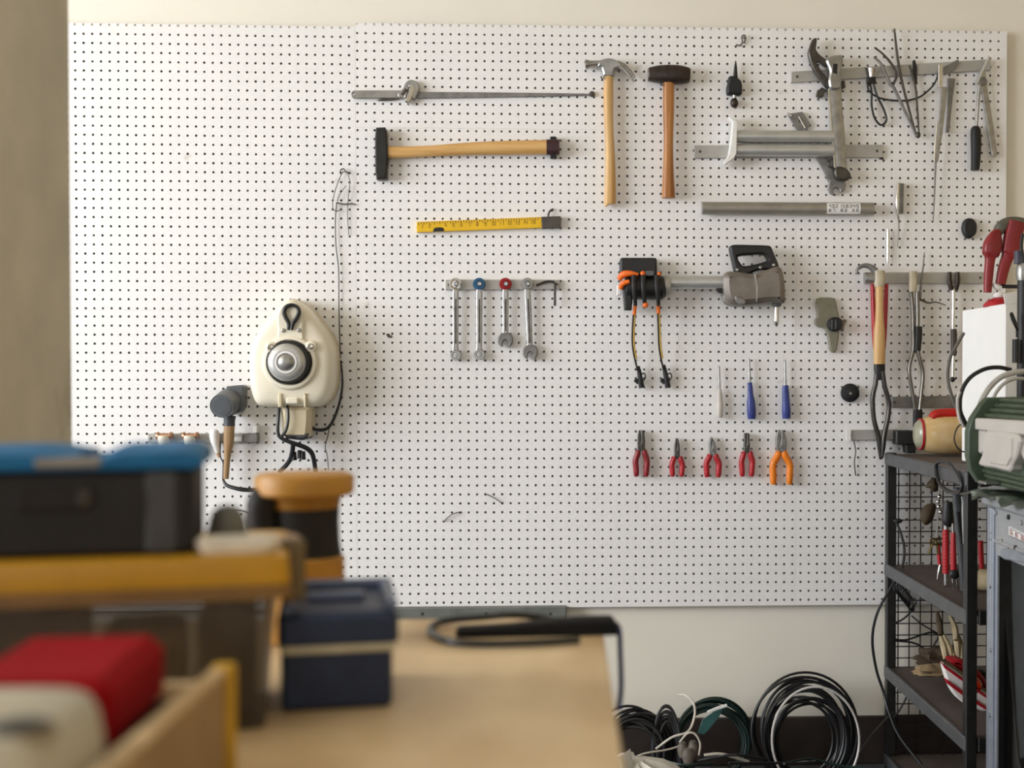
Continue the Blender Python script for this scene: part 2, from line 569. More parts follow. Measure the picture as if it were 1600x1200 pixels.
pegboard('pegboard', -0.6111, 0.6991, 0.488, 1.9144, -0.6057, 0.02493, rowsRL, 'large central white pegboard panel carrying spanners, pliers and power tool')
pegboard('pegboard', 0.6994, 1.340, 1.9147, 2.2215, -0.6057, 0.02493, rowsRU, 'white pegboard strip at the top right corner, behind the tilted tool rail')
pegboard('pegboard', 0.6994, 1.340, 0.488, 1.9144, -0.6057, 0.02493, rowsRL, 'white pegboard panel at right, behind the tongs and black rack')
# grey trim under the board
p, q = W(600, 948, 0.0), W(885, 971, 0.0)
t = thing('wall_rail', 'grey metal rail on the wall under the pegboard, behind the bench', 'rail', (p.x, 0, q.z))
box('rail_body', (p.x, -0.03, q.z), (q.x, YB, p.z), mat('olive_grey_paint', '#6e716c', 0.6), t, bev=0.003)
for px in (660, 760, 860):
    c = W(px, 959, 0.03)
    lathe('screw', c + Vector((0, 0.002, 0)), OUT, [(0, 0.005), (0.002, 0.005), (0.003, 0.002)], DARKST, t, seg=10)

# ================================================================== tool rails on the pegboard
def rail(x0, y0a, y0b, x1, y1a, y1b, label, d=0.012, m=ALU):
    L = [(x0, y0a), (x1, y1a), (x1, y1b), (x0, y0b)]
    c = W((x0 + x1) / 2, (y0b + y1b) / 2, 0)
    t = thing('tool_rail', label, 'rail', c, 'grey magnetic tool rails')
    ext('rail_strip', L, 0.0, d, m, t, bev=0.0012)
    for f in (0.03, 0.97):
        px = x0 + (x1 - x0) * f; py = (y0a + y0b) / 2 * (1 - f) + (y1a + y1b) / 2 * f
        lathe('screw', W(px, py, d - 0.001), OUT, [(0, 0.004), (0.0015, 0.004), (0.0025, 0.0015)], DARKST, t, seg=10)
    return t
rail(696, 437, 453, 875, 437, 452, 'short grey rail that holds the four spanners')
rail(1236, 112, 129, 1548, 92.5, 109.5, 'long tilted grey rail at the top right, behind the tall wrench')
rail(1085, 227, 247, 1379, 226, 246, 'grey rail behind the pair of steel tubes')
rail(1350, 426, 443, 1537, 425, 443, 'grey rail that holds the wooden handled hammer and the tongs')
rail(1394, 620, 637, 1512, 618, 637, 'darker grey rail low at right, above the red topped bottle', m=DULL)
rail(1326, 672, 688, 1402, 671, 687, 'stubby grey rail beside the black box, with a thin wire below')
rail(231, 677.5, 692.5, 401, 677, 692, 'grey rail at lower left behind the grey mallet, with copper clips')

# ================================================================== adjustable wrench and flat bar (top left)
t = thing('adjustable_wrench', 'grey adjustable wrench lying level at the top left of the big board', 'wrench', W(600, 154, 0))
ext('handle', [rnd(548.5, 141, 632, 153.5, 5.5), circ(552.6, 147.4, 2.3, 10)], 0.004, 0.014, STEEL, t, bev=0.002)
ext('fixed_jaw', [cr([(621, 145), (629, 139), (633, 130), (638, 125.5), (645, 124.5), (651, 128), (655, 134), (654, 141), (650, 151), (646, 156), (643, 150), (646, 142), (645, 135), (640, 134), (637, 142), (632, 152), (624, 153)], 3, True)], 0.004, 0.020, STEEL, t, bev=0.003)
ext('sliding_jaw', [(642, 131), (647, 133), (648, 140), (641, 158), (638, 162), (632, 158), (634, 151)], 0.006, 0.024, CHROME, t, bev=0.003)
bar('adjusting_screw', [(628, 149, 3.5, 0.016, 0.006), (635, 139.5, 3.5, 0.016, 0.006)], DARKST, t, n=1, res=12)
ext('lower_lever', [(589, 156.5), (600, 153), (628, 152), (630, 153.5), (612, 156.5), (592, 157.5)], 0.004, 0.010, DARKST, t, bev=0.001)
bar('flat_steel_bar', [(652, 149, 5.2, 0.006, 0.003), (740, 148.6, 4.4, 0.006, 0.003), (830, 148.4, 3.2, 0.006, 0.003), (921, 148, 1.4, 0.006, 0.003)], DULL, None, e=5, n=2,
    label='long thin tapered steel bar running right from the adjustable wrench', cat='steel bar')
lathe('eyelet', W(925, 147.6, 0), OUT, [(0, 0.004), (0.006, 0.009), (0.010, 0.007), (0.012, 0.002)], DARKST, label='small dark peg at the tip of the tapered bar', cat='peg', seg=12)

# ================================================================== sledge hammer with black head, lying level
t = thing('sledge_hammer', 'black headed hammer lying level with pale wooden handle and maroon end', 'hammer', W(730, 280, 0))
ext('head', [(587, 199), (601.5, 198.5), (603.5, 206), (604, 222), (605.5, 232), (606, 243), (604, 262), (603.5, 279), (588, 280), (586, 268), (585.5, 215)], 0.004, 0.042, IRON, t, bev=0.004)
bar('handle', [(606, 238, 9.4, 0.022, 0.014), (640, 237.6, 8.8, 0.022, 0.013), (680, 235.5, 8.6, 0.022, 0.013), (730, 232.5, 9.6, 0.022, 0.014), (790, 230.8, 10.8, 0.022, 0.015), (857, 229.8, 11.2, 0.022, 0.016)], WOODX, t, e=2.4)
bar('end_cap', [(854, 230, 12, 0.022, 0.017), (874, 230, 11.6, 0.022, 0.017)], MAROON, t, e=3, n=1)
ext('wedge', rnd(859.5, 213, 869.5, 247, 2), 0.004, 0.026, RUBBER, t, bev=0.002)

# ================================================================== claw hammer and club hammer
t = thing('claw_hammer', 'steel claw hammer hanging upright with long pale wooden handle', 'hammer', W(952, 319, 0))
ext('head', [cr([(935, 95.5), (943, 92), (951, 90.5), (959, 92), (967, 96), (972, 101), (968, 106), (961.5, 107.5), (959.5, 112), (958.5, 119), (944.5, 119), (941.5, 111), (939, 104.5), (935, 103.5)], 3, True)], 0.008, 0.036, STEEL, t, bev=0.005)
bar('striking_face', [(914.5, 100.8, 7.4, 0.022, 0.014), (918, 100.6, 7.4, 0.022, 0.014), (922, 100.2, 5.6, 0.022, 0.012), (936, 99.2, 4.6, 0.022, 0.011), (941, 99, 4.8, 0.022, 0.011)], STEEL, t, n=1)
bar('claw', [(964, 99, 5, 0.013, 0.004), (974, 103, 4, 0.013, 0.004), (984, 112, 3, 0.013, 0.003), (992.5, 121.5, 1.6, 0.013, 0.002)], STEEL, t)
bar('claw', [(963, 101, 5, 0.031, 0.004), (972, 106, 3.8, 0.031, 0.004), (982, 116, 2.8, 0.031, 0.003), (990.5, 128, 1.5, 0.031, 0.002)], STEEL, t)
bar('handle', [(951.3, 117, 6.8, 0.022, 0.013), (950.5, 150, 7.6, 0.022, 0.014), (951.2, 190, 7.0, 0.022, 0.013), (952.4, 220, 7.0, 0.022, 0.013), (953.4, 250, 7.6, 0.022, 0.014), (953.6, 290, 8.6, 0.022, 0.015), (953, 316, 9.2, 0.022, 0.016), (953, 319, 8.6, 0.022, 0.015)], WOODZ, t, e=2.3)
t = thing('club_hammer', 'dark brown club hammer hanging upright with reddish wooden handle', 'hammer', W(1044, 309, 0))
bar('head', [(1013, 116.5, 9.6, 0.027, 0.017), (1015.5, 116.5, 10.6, 0.027, 0.019), (1030, 116.2, 13.2, 0.027, 0.024), (1047, 116.4, 14.2, 0.027, 0.026), (1063, 117, 13.8, 0.027, 0.025), (1075, 117.8, 11.5, 0.027, 0.021), (1078, 118, 9.8, 0.027, 0.018)], BROWNIRON, t, e=3.2, n=3)
bar('striking_face', [(1012.2, 116.5, 9.0, 0.027, 0.016), (1013.4, 116.5, 9.4, 0.027, 0.0165)], STEEL, t, e=3.2, n=1)
bar('handle', [(1044.8, 128, 8.6, 0.027, 0.015), (1044.6, 170, 8.6, 0.027, 0.015), (1044.6, 210, 7.6, 0.027, 0.014), (1044.4, 240, 7.6, 0.027, 0.014), (1044.3, 275, 8.8, 0.027, 0.015), (1044.3, 306, 10.4, 0.027, 0.017), (1044.3, 309.5, 9.4, 0.027, 0.016)], WOODR, t, e=2.3)
# hooks that carry the two hanging hammers
for px, py, nm in ((940, 122, 'claw hammer'), (1033, 133, 'club hammer')):
    wtube('peg_hook', [(px, py, 0.0), (px, py, 0.036), (px - 1, py - 3, 0.040)], 1.1, DARKST, None, label='thin steel peg hook under the head of the %s' % nm, cat='hook')

# ================================================================== small black chuck and hook, top
t = thing('chuck_tool', 'small black chuck with pointed tip and ball end, right of the club hammer', 'tool', W(1147, 168, 0))
lathe('tip', W(1149.5, 95, 0.016), W(1149, 126, 0.016) - W(1149.5, 95, 0.016), [(0, 0.0015), (0.02, 0.0045), (0.06, 0.008)], IRON, t, seg=12)
ext('body', [cr([(1139, 120), (1144, 118), (1150, 120), (1158, 126), (1160, 137), (1159, 146), (1152, 148), (1143, 147), (1137, 146), (1136, 136), (1138, 128)], 3, True)], 0.002, 0.028, RUBBER, t, bev=0.006)
lathe('neck', W(1147.5, 146, 0.016), Vector((0, 0, -1)), [(0, 0.006), (0.014, 0.005)], STEEL, t, seg=12)
ball('ball_end', W(1147.3, 161, 0.016), 6.4 * S(), BROWNIRON, t, sc=(1, 1, 1.2))
wtube('wire_hook', [(1150, 70, 0.004), (1156, 71, 0.008), (1160, 66, 0.01), (1159, 58, 0.01), (1163, 55, 0.01), (1165, 60, 0.008), (1162, 68, 0.003)], 1.2, WIRE, None, label='little bent wire hook near the top edge of the board', cat='hook')

# ================================================================== yellow folding ruler
t = thing('folding_ruler', 'yellow folding ruler with dark end, lying level above the spanners', 'ruler', W(760, 362, 0))
ext('ruler_body', [(651, 346.6), (846, 339), (847, 355.8), (651, 362.8)], 0.002, 0.018, YELLOW, t, bev=0.0012)
ext('end_bracket', [(846, 338.6), (876, 337.6), (876.4, 355.8), (847, 356.6)], 0.001, 0.021, mat('brown_clamp', '#4f4740', 0.5), t, bev=0.0015)
wtube('hook', [(856, 338, 0.01), (858, 332, 0.012), (862, 327.5, 0.008), (864, 327, 0.001)], [1.8, 1.6, 1.3], DARKST, t)
ext('grip_tab', [cr([(676.5, 361.8), (678, 357), (683, 355.2), (690, 355.3), (693.2, 357), (693.5, 361.2)], 3)], 0.016, 0.0195, RUBBER, t, bev=0.001)
verts, faces = [], []
def glyphs(verts, faces, c, u, v, nrm, w, h, seed):
    """one printed figure: a few thin strokes inside a w x h cell"""
    rg = random.Random(seed)
    segs = [((0, 0), (1, 0)), ((0, .5), (1, .5)), ((0, 1), (1, 1)), ((0, 0), (0, .5)), ((0, .5), (0, 1)), ((1, 0), (1, .5)), ((1, .5), (1, 1))]
    on = {0: (0, 2, 3, 4, 5, 6), 1: (5, 6), 2: (0, 1, 2, 3, 6), 3: (0, 1, 2, 5, 6), 4: (1, 4, 5, 6), 5: (0, 1, 2, 4, 5), 6: (0, 1, 2, 3, 4, 5), 7: (2, 5, 6), 8: (0, 1, 2, 3, 4, 5, 6), 9: (0, 1, 2, 4, 5, 6)}[seed % 10]
    th = w * 0.14
    for k in on:
        (a, b), (e, f) = segs[k]
        x0, x1 = min(a, e) * w - th, max(a, e) * w + th
        y0, y1 = min(b, f) * h - th, max(b, f) * h + th
        base = len(verts)
        for xx, yy in ((x0, y0), (x1, y0), (x1, y1), (x0, y1)):
            verts.append(c + u * (xx - w / 2) + v * (yy - h / 2) + nrm)
        faces.append((base, base + 1, base + 2, base + 3))
def figures(name, items, m, parent):
    V, Fc = [], []
    for it in items: glyphs(V, Fc, *it)
    return finish(name, V, Fc, m, parent)
items = []
U = (W(846, 339, 0.018) - W(651, 346.6, 0.018)).normalized(); VV = Vector((0, 0, 1))
for k in range(15):
    px = 659 + k * 12.4
    py = 353.8 - (px - 651) * 0.0375
    if 672 < px < 696: continue
    n10 = k + 1
    for q, dg in enumerate(str(n10)):
        items.append((W(px + (q - (len(str(n10)) - 1) / 2) * 4.6, py, 0.018), U, VV, Vector((0, -0.0004, 0)), 2.4 * S(), 5 * S(), int(dg)))
figures('printed_figures', items, mat('brown_print', '#7a5512', 0.6), t)
V, Fc = [], []
for k in range(46):
    px = 654 + k * 4.15
    py = 347.2 - (px - 651) * 0.039
    L = 3.2 if k % 2 else 4.6
    b = len(V)
    for x, y in ((px - 0.5, py), (px + 0.5, py), (px + 0.5, py + L), (px - 0.5, py + L)):
        V.append(W(x, y, 0.0184))
    Fc.append((b, b + 1, b + 2, b + 3))
finish('scale_marks', V, Fc, mat('brown_print', '#7a5512', 0.6), t)

# ================================================================== four combination spanners on their rail
def ring2(cx, cy, r, n=20): return circ(cx, cy, r, n)
def spanner(px, top, bot, headcolor, end, label, lean=0.0):
    t = thing('combination_spanner', label, 'spanner', W(px, bot, 0), 'spanners on the short rail')
    xb = px + lean
    ang = math.atan2(lean, bot - top)
    # top end: seen end-on, cradled on the rail
    c = W(px, top + 7, 0.012)
    lathe('top_end', c, OUT, [(0, 9.5 * S()), (0.010, 9.8 * S()), (0.014, 8.4 * S()), (0.015, 5.2 * S()), (0.009, 4.8 * S())], headcolor, t, seg=12)
    lathe('top_bolt', c + Vector((0, -0.008, 0)) + Vector((0.002, 0, 0)), OUT, [(0, 4.6 * S()), (0.004, 4.4 * S()), (0.012, 3.0 * S())], STEEL, t, seg=8)
    bar('shank', [(px, top + 14, 4.0, 0.02, 0.004), (px + lean * 0.15, top + 24, 4.8, 0.02, 0.0045), (px + lean * 0.5, (top + bot) / 2, 4.6, 0.019, 0.004), (px + lean * 0.8, bot - 22, 4.4, 0.018, 0.004), (xb, bot - 12, 6.0, 0.017, 0.004)], STEEL, t, e=4, n=3)
    bar('shank_groove', [(px + lean * 0.2, top + 30, 1.3, 0.0242, 0.0006), (xb - lean * 0.2, bot - 26, 1.2, 0.0222, 0.0006)], DARKST, t, e=4, n=1)
    if end == 'ring':
        cc = W(xb, bot - 8, 0.024)
        lathe('ring_end', Vector((cc.x, -0.008, cc.z)), OUT, [(0, 4.4 * S()), (0, 7.6 * S()), (0.003, 8.3 * S()), (0.012, 8.3 * S()), (0.016, 7.2 * S()), (0.016, 5.0 * S()), (0.014, 4.4 * S())], STEEL, t, seg=24, closed=True)
    else:
        L = [(-5, -14), (0, -14.5), (5, -14), (10, -11), (12, -5), (11, 2), (7, 8), (3.5, 9), (4.6, 3), (3.5, -1), (0.5, -3.5), (-3, -2), (-5, 3), (-6, 8), (-10, 4.5), (-12.4, -1), (-11.5, -7), (-9, -11)]
        ro = math.radians(-8)
        L = [(xb + x * math.cos(ro) - y * math.sin(ro), bot - 9 + x * math.sin(ro) + y * math.cos(ro)) for x, y in L]
        ext('open_jaw', [L], 0.008, 0.024, DULL, t, bev=0.003)
    return t
BLUEA = mat('blue_anodised', '#3d6a92', 0.3, 0.7); REDA = mat('red_anodised', '#a82a2c', 0.3, 0.6)
spanner(712, 437, 563, CHROME, 'ring', 'leftmost spanner on the rail, chrome top and ring end')
spanner(749, 437, 562, BLUEA, 'ring', 'spanner with blue top and ring end')
spanner(790, 437, 543, REDA, 'open', 'shortest spanner, with red top and open jaw')
spanner(824, 437, 562, STEEL, 'open', 'rightmost spanner, plain steel top and open jaw', lean=5)
wtube('hex_key', [(838, 446, 0.016), (850, 441, 0.018), (862, 440, 0.02), (866.5, 443, 0.02), (867, 452, 0.02), (867, 478, 0.02)], 2.0, DARKST, None, n=5, res=6, label='thin bent hex key at the right end of the spanner rail', cat='hex key')

# ================================================================== top right: tools on the tilted rail
t = thing('pipe_wrench', 'tall steel pipe wrench with dark hooked jaw, hanging on the tilted rail', 'wrench', W(1310, 285, 0))
ext('hook_jaw', [cr([(1270, 61), (1276.5, 59.5), (1276, 69), (1275.5, 77), (1281, 85), (1289, 91), (1296, 96), (1298, 104), (1290, 102), (1281, 96), (1277, 99), (1283, 109), (1291, 119), (1300, 131), (1303, 139), (1294, 137), (1284, 126), (1274, 112), (1267, 97), (1263.5, 82), (1266, 72)], 3, True)], 0.02, 0.042, DARKST, t, bev=0.003)
ext('jaw_housing', [cr([(1291, 94), (1298, 88), (1307, 86), (1316, 86), (1317.5, 97), (1314, 110), (1315, 128), (1313, 138), (1299, 139), (1295, 126), (1297, 110)], 3, True)], 0.012, 0.05, STEEL, t, bev=0.005)
ext('housing_slot', [(1302, 99), (1309, 100), (1308, 116), (1301, 113)], 0.046, 0.0515, IRON, t, bev=0.001)
ext('side_lug', [(1316, 126), (1320, 125), (1321.5, 136), (1316, 139)], 0.014, 0.028, DARKST, t, bev=0.002)
ext('rear_lug', [(1277, 143), (1284, 136), (1290, 139), (1287, 150), (1280, 153), (1276, 149)], 0.004, 0.02, DARKST, t, bev=0.002)
bar('shank', [(1303.5, 134, 10, 0.03, 0.010), (1306.5, 175, 10, 0.03, 0.009), (1310, 215, 10, 0.03, 0.009), (1313.6, 265, 9.2, 0.03, 0.009)], STEEL, t, e=5)
bar('polished_edge', [(1294.5, 140, 1.8, 0.034, 0.007), (1299, 200, 1.6, 0.034, 0.007), (1304, 262, 1.6, 0.034, 0.007)], CHROME, t, e=4)
ext('handle_end', [cr([(1305, 263), (1313, 260), (1324, 264), (1330, 274), (1325, 281), (1314, 281), (1306, 276)], 3, True)], 0.016, 0.044, DARKST, t, bev=0.004)
t = thing('open_end_spanner', 'dark open ended spanner slanting behind the tall pipe wrench', 'spanner', W(1305, 303, 0))
bar('shank', [(1279, 238, 8, 0.008, 0.004), (1292, 262, 7.6, 0.008, 0.004), (1303, 284, 8, 0.008, 0.004)], DULL, t, e=5)
ext('open_jaw', [[(1297, 280), (1306, 276), (1317, 280), (1322, 288), (1319, 298), (1313, 301), (1312, 295), (1307, 292), (1302, 295), (1303, 305), (1298, 302), (1294, 294)]], 0.003, 0.016, DULL, t, bev=0.002)
ext('jaw_bolt', [circ(1300, 255, 7, 12)], 0.008, 0.02, DARKST, t, bev=0.002)

t = thing('cable_loop', 'black cable tied in a small loop, hanging from the tilted rail', 'cable', W(1376, 196, 0))
lathe('plug', W(1361, 107, 0.02), Vector((0, 0, -1)), [(0, 0.011), (0.01, 0.009), (0.024, 0.006), (0.034, 0.006)], CHROME, t, seg=12)
bar('clip', [(1361, 121, 7, 0.02, 0.008), (1361, 130, 7.5, 0.02, 0.008)], RUBBER, t, n=1, e=4)
wtube('hanging_loop', [(1359, 126, 0.018), (1362, 145, 0.018), (1362, 165, 0.016), (1367, 185, 0.014), (1377, 195.5, 0.014), (1385, 187, 0.014), (1380, 169, 0.016), (1370, 149, 0.018), (1364, 128, 0.02)], 1.7, CABLE, t)
wtube('long_lead', [(1355, 128, 0.016), (1358, 142, 0.016), (1372, 152, 0.014), (1392, 156.5, 0.012), (1416, 157, 0.012), (1436, 152, 0.012), (1452, 140, 0.012), (1462, 127, 0.014), (1467, 110, 0.016)], 1.4, CABLE, t)
wtube('short_strap', [(1353, 106, 0.012), (1356, 118, 0.016), (1357, 134, 0.02)], 1.6, DARKST, t)

t = thing('divider_tool', 'dark steel divider with splayed thin arms meeting at the bottom, top right', 'divider', W(1435, 217, 0))
wtube('arm', [(1366, 74, 0.028), (1378, 83, 0.028), (1390, 96, 0.028), (1399, 110, 0.026), (1400, 122, 0.024), (1394, 135, 0.022)], [1.3, 1.8, 2, 2], DARKST, t)
wtube('arm', [(1365, 89, 0.03), (1376, 99, 0.03), (1384, 116, 0.028), (1391, 131, 0.026), (1397, 138, 0.026), (1410, 165, 0.022), (1424, 195, 0.018), (1433, 215, 0.016)], [1.6, 2.4, 2.6, 2.4, 1.8], DULL, t)
wtube('arm', [(1397.5, 45, 0.02), (1400, 70, 0.022), (1404, 100, 0.022), (1411, 135, 0.022), (1420, 170, 0.02), (1432, 212, 0.018)], [1.5, 2.1, 2.2, 2.0, 1.6], DARKST, t)
wtube('arm', [(1421, 102, 0.016), (1426, 118, 0.016), (1431, 140, 0.016), (1433, 165, 0.016), (1436, 212, 0.016)], [1.5, 2, 1.6, 1.4], DARKST, t)
ext('blade', [(1426, 95), (1430, 93), (1433, 104), (1433.5, 128), (1430, 132), (1427, 112)], 0.010, 0.016, IRON, t, bev=0.001)
ball('pivot', W(1434.5, 211, 0.018), 4.2 * S(), DARKST, t, sc=(1, .8, 1.2))

t = thing('long_scraper', 'bright long scraper with thin pointed tip, hanging from the tilted rail', 'scraper', W(1460, 346, 0))
bar('grip_plate', [(1469, 102, 3.6, 0.03, 0.006), (1469, 120, 3.6, 0.03, 0.006), (1468.5, 137, 3.2, 0.03, 0.006)], CHROME, t, e=4)
bar('blade', [(1475, 136, 5.2, 0.024, 0.003), (1473, 165, 4.8, 0.024, 0.003), (1469, 205, 4.0, 0.024, 0.003), (1463, 253, 2.6, 0.022, 0.003)], STEEL, t, e=4)
bar('bright_edge', [(1464.5, 190, 1.3, 0.027, 0.002), (1461.5, 230, 1.6, 0.025, 0.002), (1460, 253, 1.4, 0.025, 0.002)], CHROME, t)
wtube('tip', [(1462, 250, 0.022), (1461, 280, 0.02), (1459.5, 315, 0.016), (1458, 346, 0.012)], [1.8, 1.4, 1.1, 0.8], DULL, t)
t = thing('steel_square', 'grey steel square with fin shaped top, between the scraper and screwdriver', 'square', W(1482, 207, 0))
ext('fin', [cr([(1473, 106), (1484, 100), (1497, 92.5), (1498, 99), (1492, 108), (1484, 114), (1475, 117)], 2, True)], 0.012, 0.018, DULL, t, bev=0.001)
ext('leg', [(1481, 122), (1493, 122.5), (1489, 150), (1485, 190), (1483, 207), (1478, 206), (1480, 170)], 0.004, 0.010, DULL, t, bev=0.001)

t = thing('black_handled_screwdriver', 'screwdriver with black handle pointing down, at the top right corner', 'screwdriver', W(1524, 267, 0))
bar('shaft', [(1531, 130, 2.6, 0.022, 0.005), (1528, 165, 2.4, 0.022, 0.005), (1525.5, 203, 2.4, 0.022, 0.005)], STEEL, t)
bar('handle', [(1525, 198, 5, 0.022, 0.012), (1524.5, 204, 7.6, 0.022, 0.015), (1525, 225, 7.8, 0.022, 0.015), (1524.5, 250, 7.0, 0.022, 0.014), (1523.5, 266, 6.4, 0.022, 0.013)], RUBBER, t, e=2.6)
wtube('cross_bar', [(1546, 88.5, 0.034), (1536, 109, 0.032), (1525.5, 131, 0.03)], 2.4, ALU2, t)
t = thing('flat_file', 'grey flat file with rounded end, slanting beside the black handled screwdriver', 'file', W(1553, 244, 0))
bar('blade', [(1534, 110, 5.5, 0.014, 0.003), (1538, 140, 5.2, 0.014, 0.003), (1546, 190, 5.0, 0.014, 0.003), (1553, 238, 4.6, 0.014, 0.003), (1554, 245, 2.4, 0.014, 0.002)], STEEL, t, e=4)
ext('tang', [circ(1536, 127, 7, 14)], 0.008, 0.02, DULL, t, bev=0.002)

# ================================================================== pair of tubes with bracket
t = thing('twin_tube_clamp', 'pair of level steel tubes joined by a white end bracket', 'clamp', W(1220, 257, 0))
for cy in (213.2, 234.6):
    lathe('tube', W(1150, cy, 0.032), W(1302, cy + 0.6, 0.032) - W(1150, cy, 0.032), [(0, 9.6 * S()), (152.5 * S(), 9.6 * S())], ALU2, t, seg=24)
ext('bracket', [(1139, 181.5), (1153, 189), (1152, 205), (1151, 240), (1147, 247), (1133, 257.5), (1130, 255), (1139, 241), (1141.5, 226), (1144, 203), (1145.5, 190)], 0.014, 0.054, WHITE, t, bev=0.002)
t = thing('corner_plate', 'small tilted steel plate with cut-outs above the twin tubes', 'plate', W(1250, 203, 0))
ext('plate', [[(1231, 178), (1254, 174.5), (1266.5, 194), (1262, 201), (1262, 204), (1246, 204)], circ(1251, 189, 3, 8), circ(1256, 197, 2.2, 8)], 0.004, 0.012, DULL, t, bev=0.001)
bar('bright_corner', [(1230.5, 177.5, 2, 0.013, 0.002), (1237, 181, 2.4, 0.013, 0.002)], CHROME, t, n=1)
bar('bright_rib', [(1248, 182, 1.5, 0.013, 0.002), (1258, 200, 1.8, 0.013, 0.002)], CHROME, t, n=1)
ext('dark_clip', [(1364, 243), (1380, 245), (1381, 249), (1375, 249), (1374, 246.5), (1364, 246)], 0.0, 0.006, BROWNIRON, None, bev=0.001, label='tiny dark clip at the right end of the twin tubes', cat='clip')

# ================================================================== steel tube with white sticker
t = thing('steel_tube', 'single level grey steel tube with a white printed sticker', 'tube', W(1230, 337, 0))
lathe('tube', W(1097, 325.4, 0.022), W(1366, 326.6, 0.022) - W(1097, 325.4, 0.022), [(0, 9.9 * S()), (269 * S(), 9.9 * S())], mat('grey_tube', '#a19c91', 0.42, 0.5, var=0.08), t, seg=28)
R_ = 10.1 * S()
c0, c1 = W(1290.5, 326.2, 0.022), W(1342.5, 326.5, 0.022)
rows = []
for k in range(11):
    a = math.radians(-58 + 112 * k / 10)
    o_ = Vector((0, -math.cos(a) * R_, math.sin(a) * R_))
    rows.append((c0 + o_, c1 + o_))
V = [p for r in rows for p in r]
Fc = [(2 * k, 2 * k + 1, 2 * k + 3, 2 * k + 2) for k in range(10)]
stk = finish('sticker', V, Fc, CARD, t, label='white sticker with two lines of black print')
items = []
for row, (py, h, n0) in enumerate(((323.4, 5.4, 9), (329.8, 3.6, 8))):
    for k in range(n0):
        if row == 1 and k in (2, 5): continue
        px = 1295 + k * (42.5 / (n0 - 1))
        a = math.asin(max(-1, min(1, (326.3 - py) / 10.1)))
        c = W(px, 326.3, 0.022) + Vector((0, -math.cos(a) * (R_ + 0.0004), math.sin(a) * R_))
        items.append((c, Vector((1, 0, 0)), Vector((0, math.sin(a), math.cos(a))), Vector((0, -0.0002, 0)), 2.7 * S(), h * S(), (4, 0, 2, 1, 5, 8, 3, 4, 9, 6, 7, 2, 8, 3, 1, 5, 0)[k + row * 9]))
figures('printed_lines', items, INK, stk)

# little tools right of the tube
t = thing('small_chisel', 'small bright chisel with thin tip, right of the stickered tube', 'chisel', W(1403, 386, 0))
bar('blade', [(1403.6, 285, 1.8, 0.024, 0.005), (1402.6, 300, 2.4, 0.024, 0.006), (1401.5, 320, 2.4, 0.024, 0.006), (1402.6, 336, 1.6, 0.022, 0.004)], CHROME, t, e=3)
ext('shadow_bar', [(1405, 286), (1412.5, 286.5), (1411.5, 333), (1404, 334)], 0.004, 0.012, DULL, t, bev=0.001)  # grey bar modelled where the blade's shadow falls on the board
wtube('tip', [(1403, 334, 0.022), (1404.5, 350, 0.016), (1403.5, 368, 0.012), (1402, 386, 0.008)], [1.5, 1.2, 0.9, 0.7], STEEL, t)
bar('punch_pin', [(1387.5, 358, 1.6, 0.01, 0.003), (1387.6, 370, 2.2, 0.01, 0.004), (1387.2, 400, 2.0, 0.01, 0.004), (1386.8, 414, 0.8, 0.01, 0.0015)], CHROME, None, label='short bright punch pin hanging above the wooden handled hammer', cat='pin')
ext('rubber_plug', [cr([(1507, 346), (1511, 341.5), (1517, 340.5), (1523, 343), (1527, 350), (1527, 360), (1524, 367), (1515, 372.5), (1508, 367), (1505, 358), (1505.5, 351)], 3, True)], 0.0, 0.02, RUBBER, None, bev=0.006, label='black rubber plug stuck on the board below the flat file', cat='plug')

# ================================================================== power tool hanging level
t = thing('power_tool', 'grey power tool with black D handle and long steel tube', 'power tool', W(1160, 512, 0))
ext('motor_casing', [cr([(1133, 428), (1149, 424), (1178, 427), (1200, 421), (1219, 416), (1226, 434), (1228, 468), (1224, 473), (1205, 472), (1178, 475), (1156, 476.5), (1138, 472), (1131.5, 450)], 3, True)], 0.004, 0.10, GREYD, t, bev=0.016)
bar('front_collar', [(1130, 449, 21, 0.05, 0.036), (1136, 449, 25, 0.05, 0.044), (1144, 449, 25.5, 0.05, 0.046)], ALU, t, n=1, res=24)
ext('d_handle', [cr([(1140.5, 388), (1143, 383.5), (1151, 382), (1176, 382.5), (1200, 383.4), (1206, 387), (1210, 397), (1217, 414), (1213, 423), (1198, 421), (1184, 422.5), (1168, 429), (1156, 430.5), (1149, 425), (1145, 410)], 3, True),
                 cr([(1153, 400.5), (1172, 398), (1192, 396.8), (1198, 402), (1199, 407), (1184, 412), (1165, 415.5), (1158, 412)], 2, True)], 0.034, 0.066, BLACK, t, bev=0.006)
for px, py in ((1152, 421.5), (1188, 418), (1209, 414)):
    lathe('screw', W(px, py, 0.064), OUT, [(0, 0.0045), (0.004, 0.0045), (0.005, 0.003)], STEEL, t, seg=10)
ext('case_seam', [(1178.5, 428), (1181, 428), (1184.5, 447), (1184, 466), (1182, 472), (1181.5, 447)], 0.094, 0.1012, mat('seam_grey', '#a8a39a', 0.5), t, bev=0.0005)
ext('badge', [cr([(1150, 462), (1158, 464), (1166, 470), (1163, 476), (1154, 475), (1149, 468)], 2, True)], 0.09, 0.103, DULL, t, bev=0.003)
lathe('tube', W(1041, 441.5, 0.05), W(1135, 441.5, 0.05) - W(1041, 441.5, 0.05), [(0, 10.6 * S()), (94 * S(), 10.6 * S())], ALU2, t, seg=24)
lathe('ring', W(1037, 446.5, 0.05), Vector((1, 0, 0)), [(0, 14.5 * S()), (4 * S(), 16.5 * S()), (9 * S(), 15.5 * S()), (11 * S(), 11 * S())], ALU, t, seg=24)
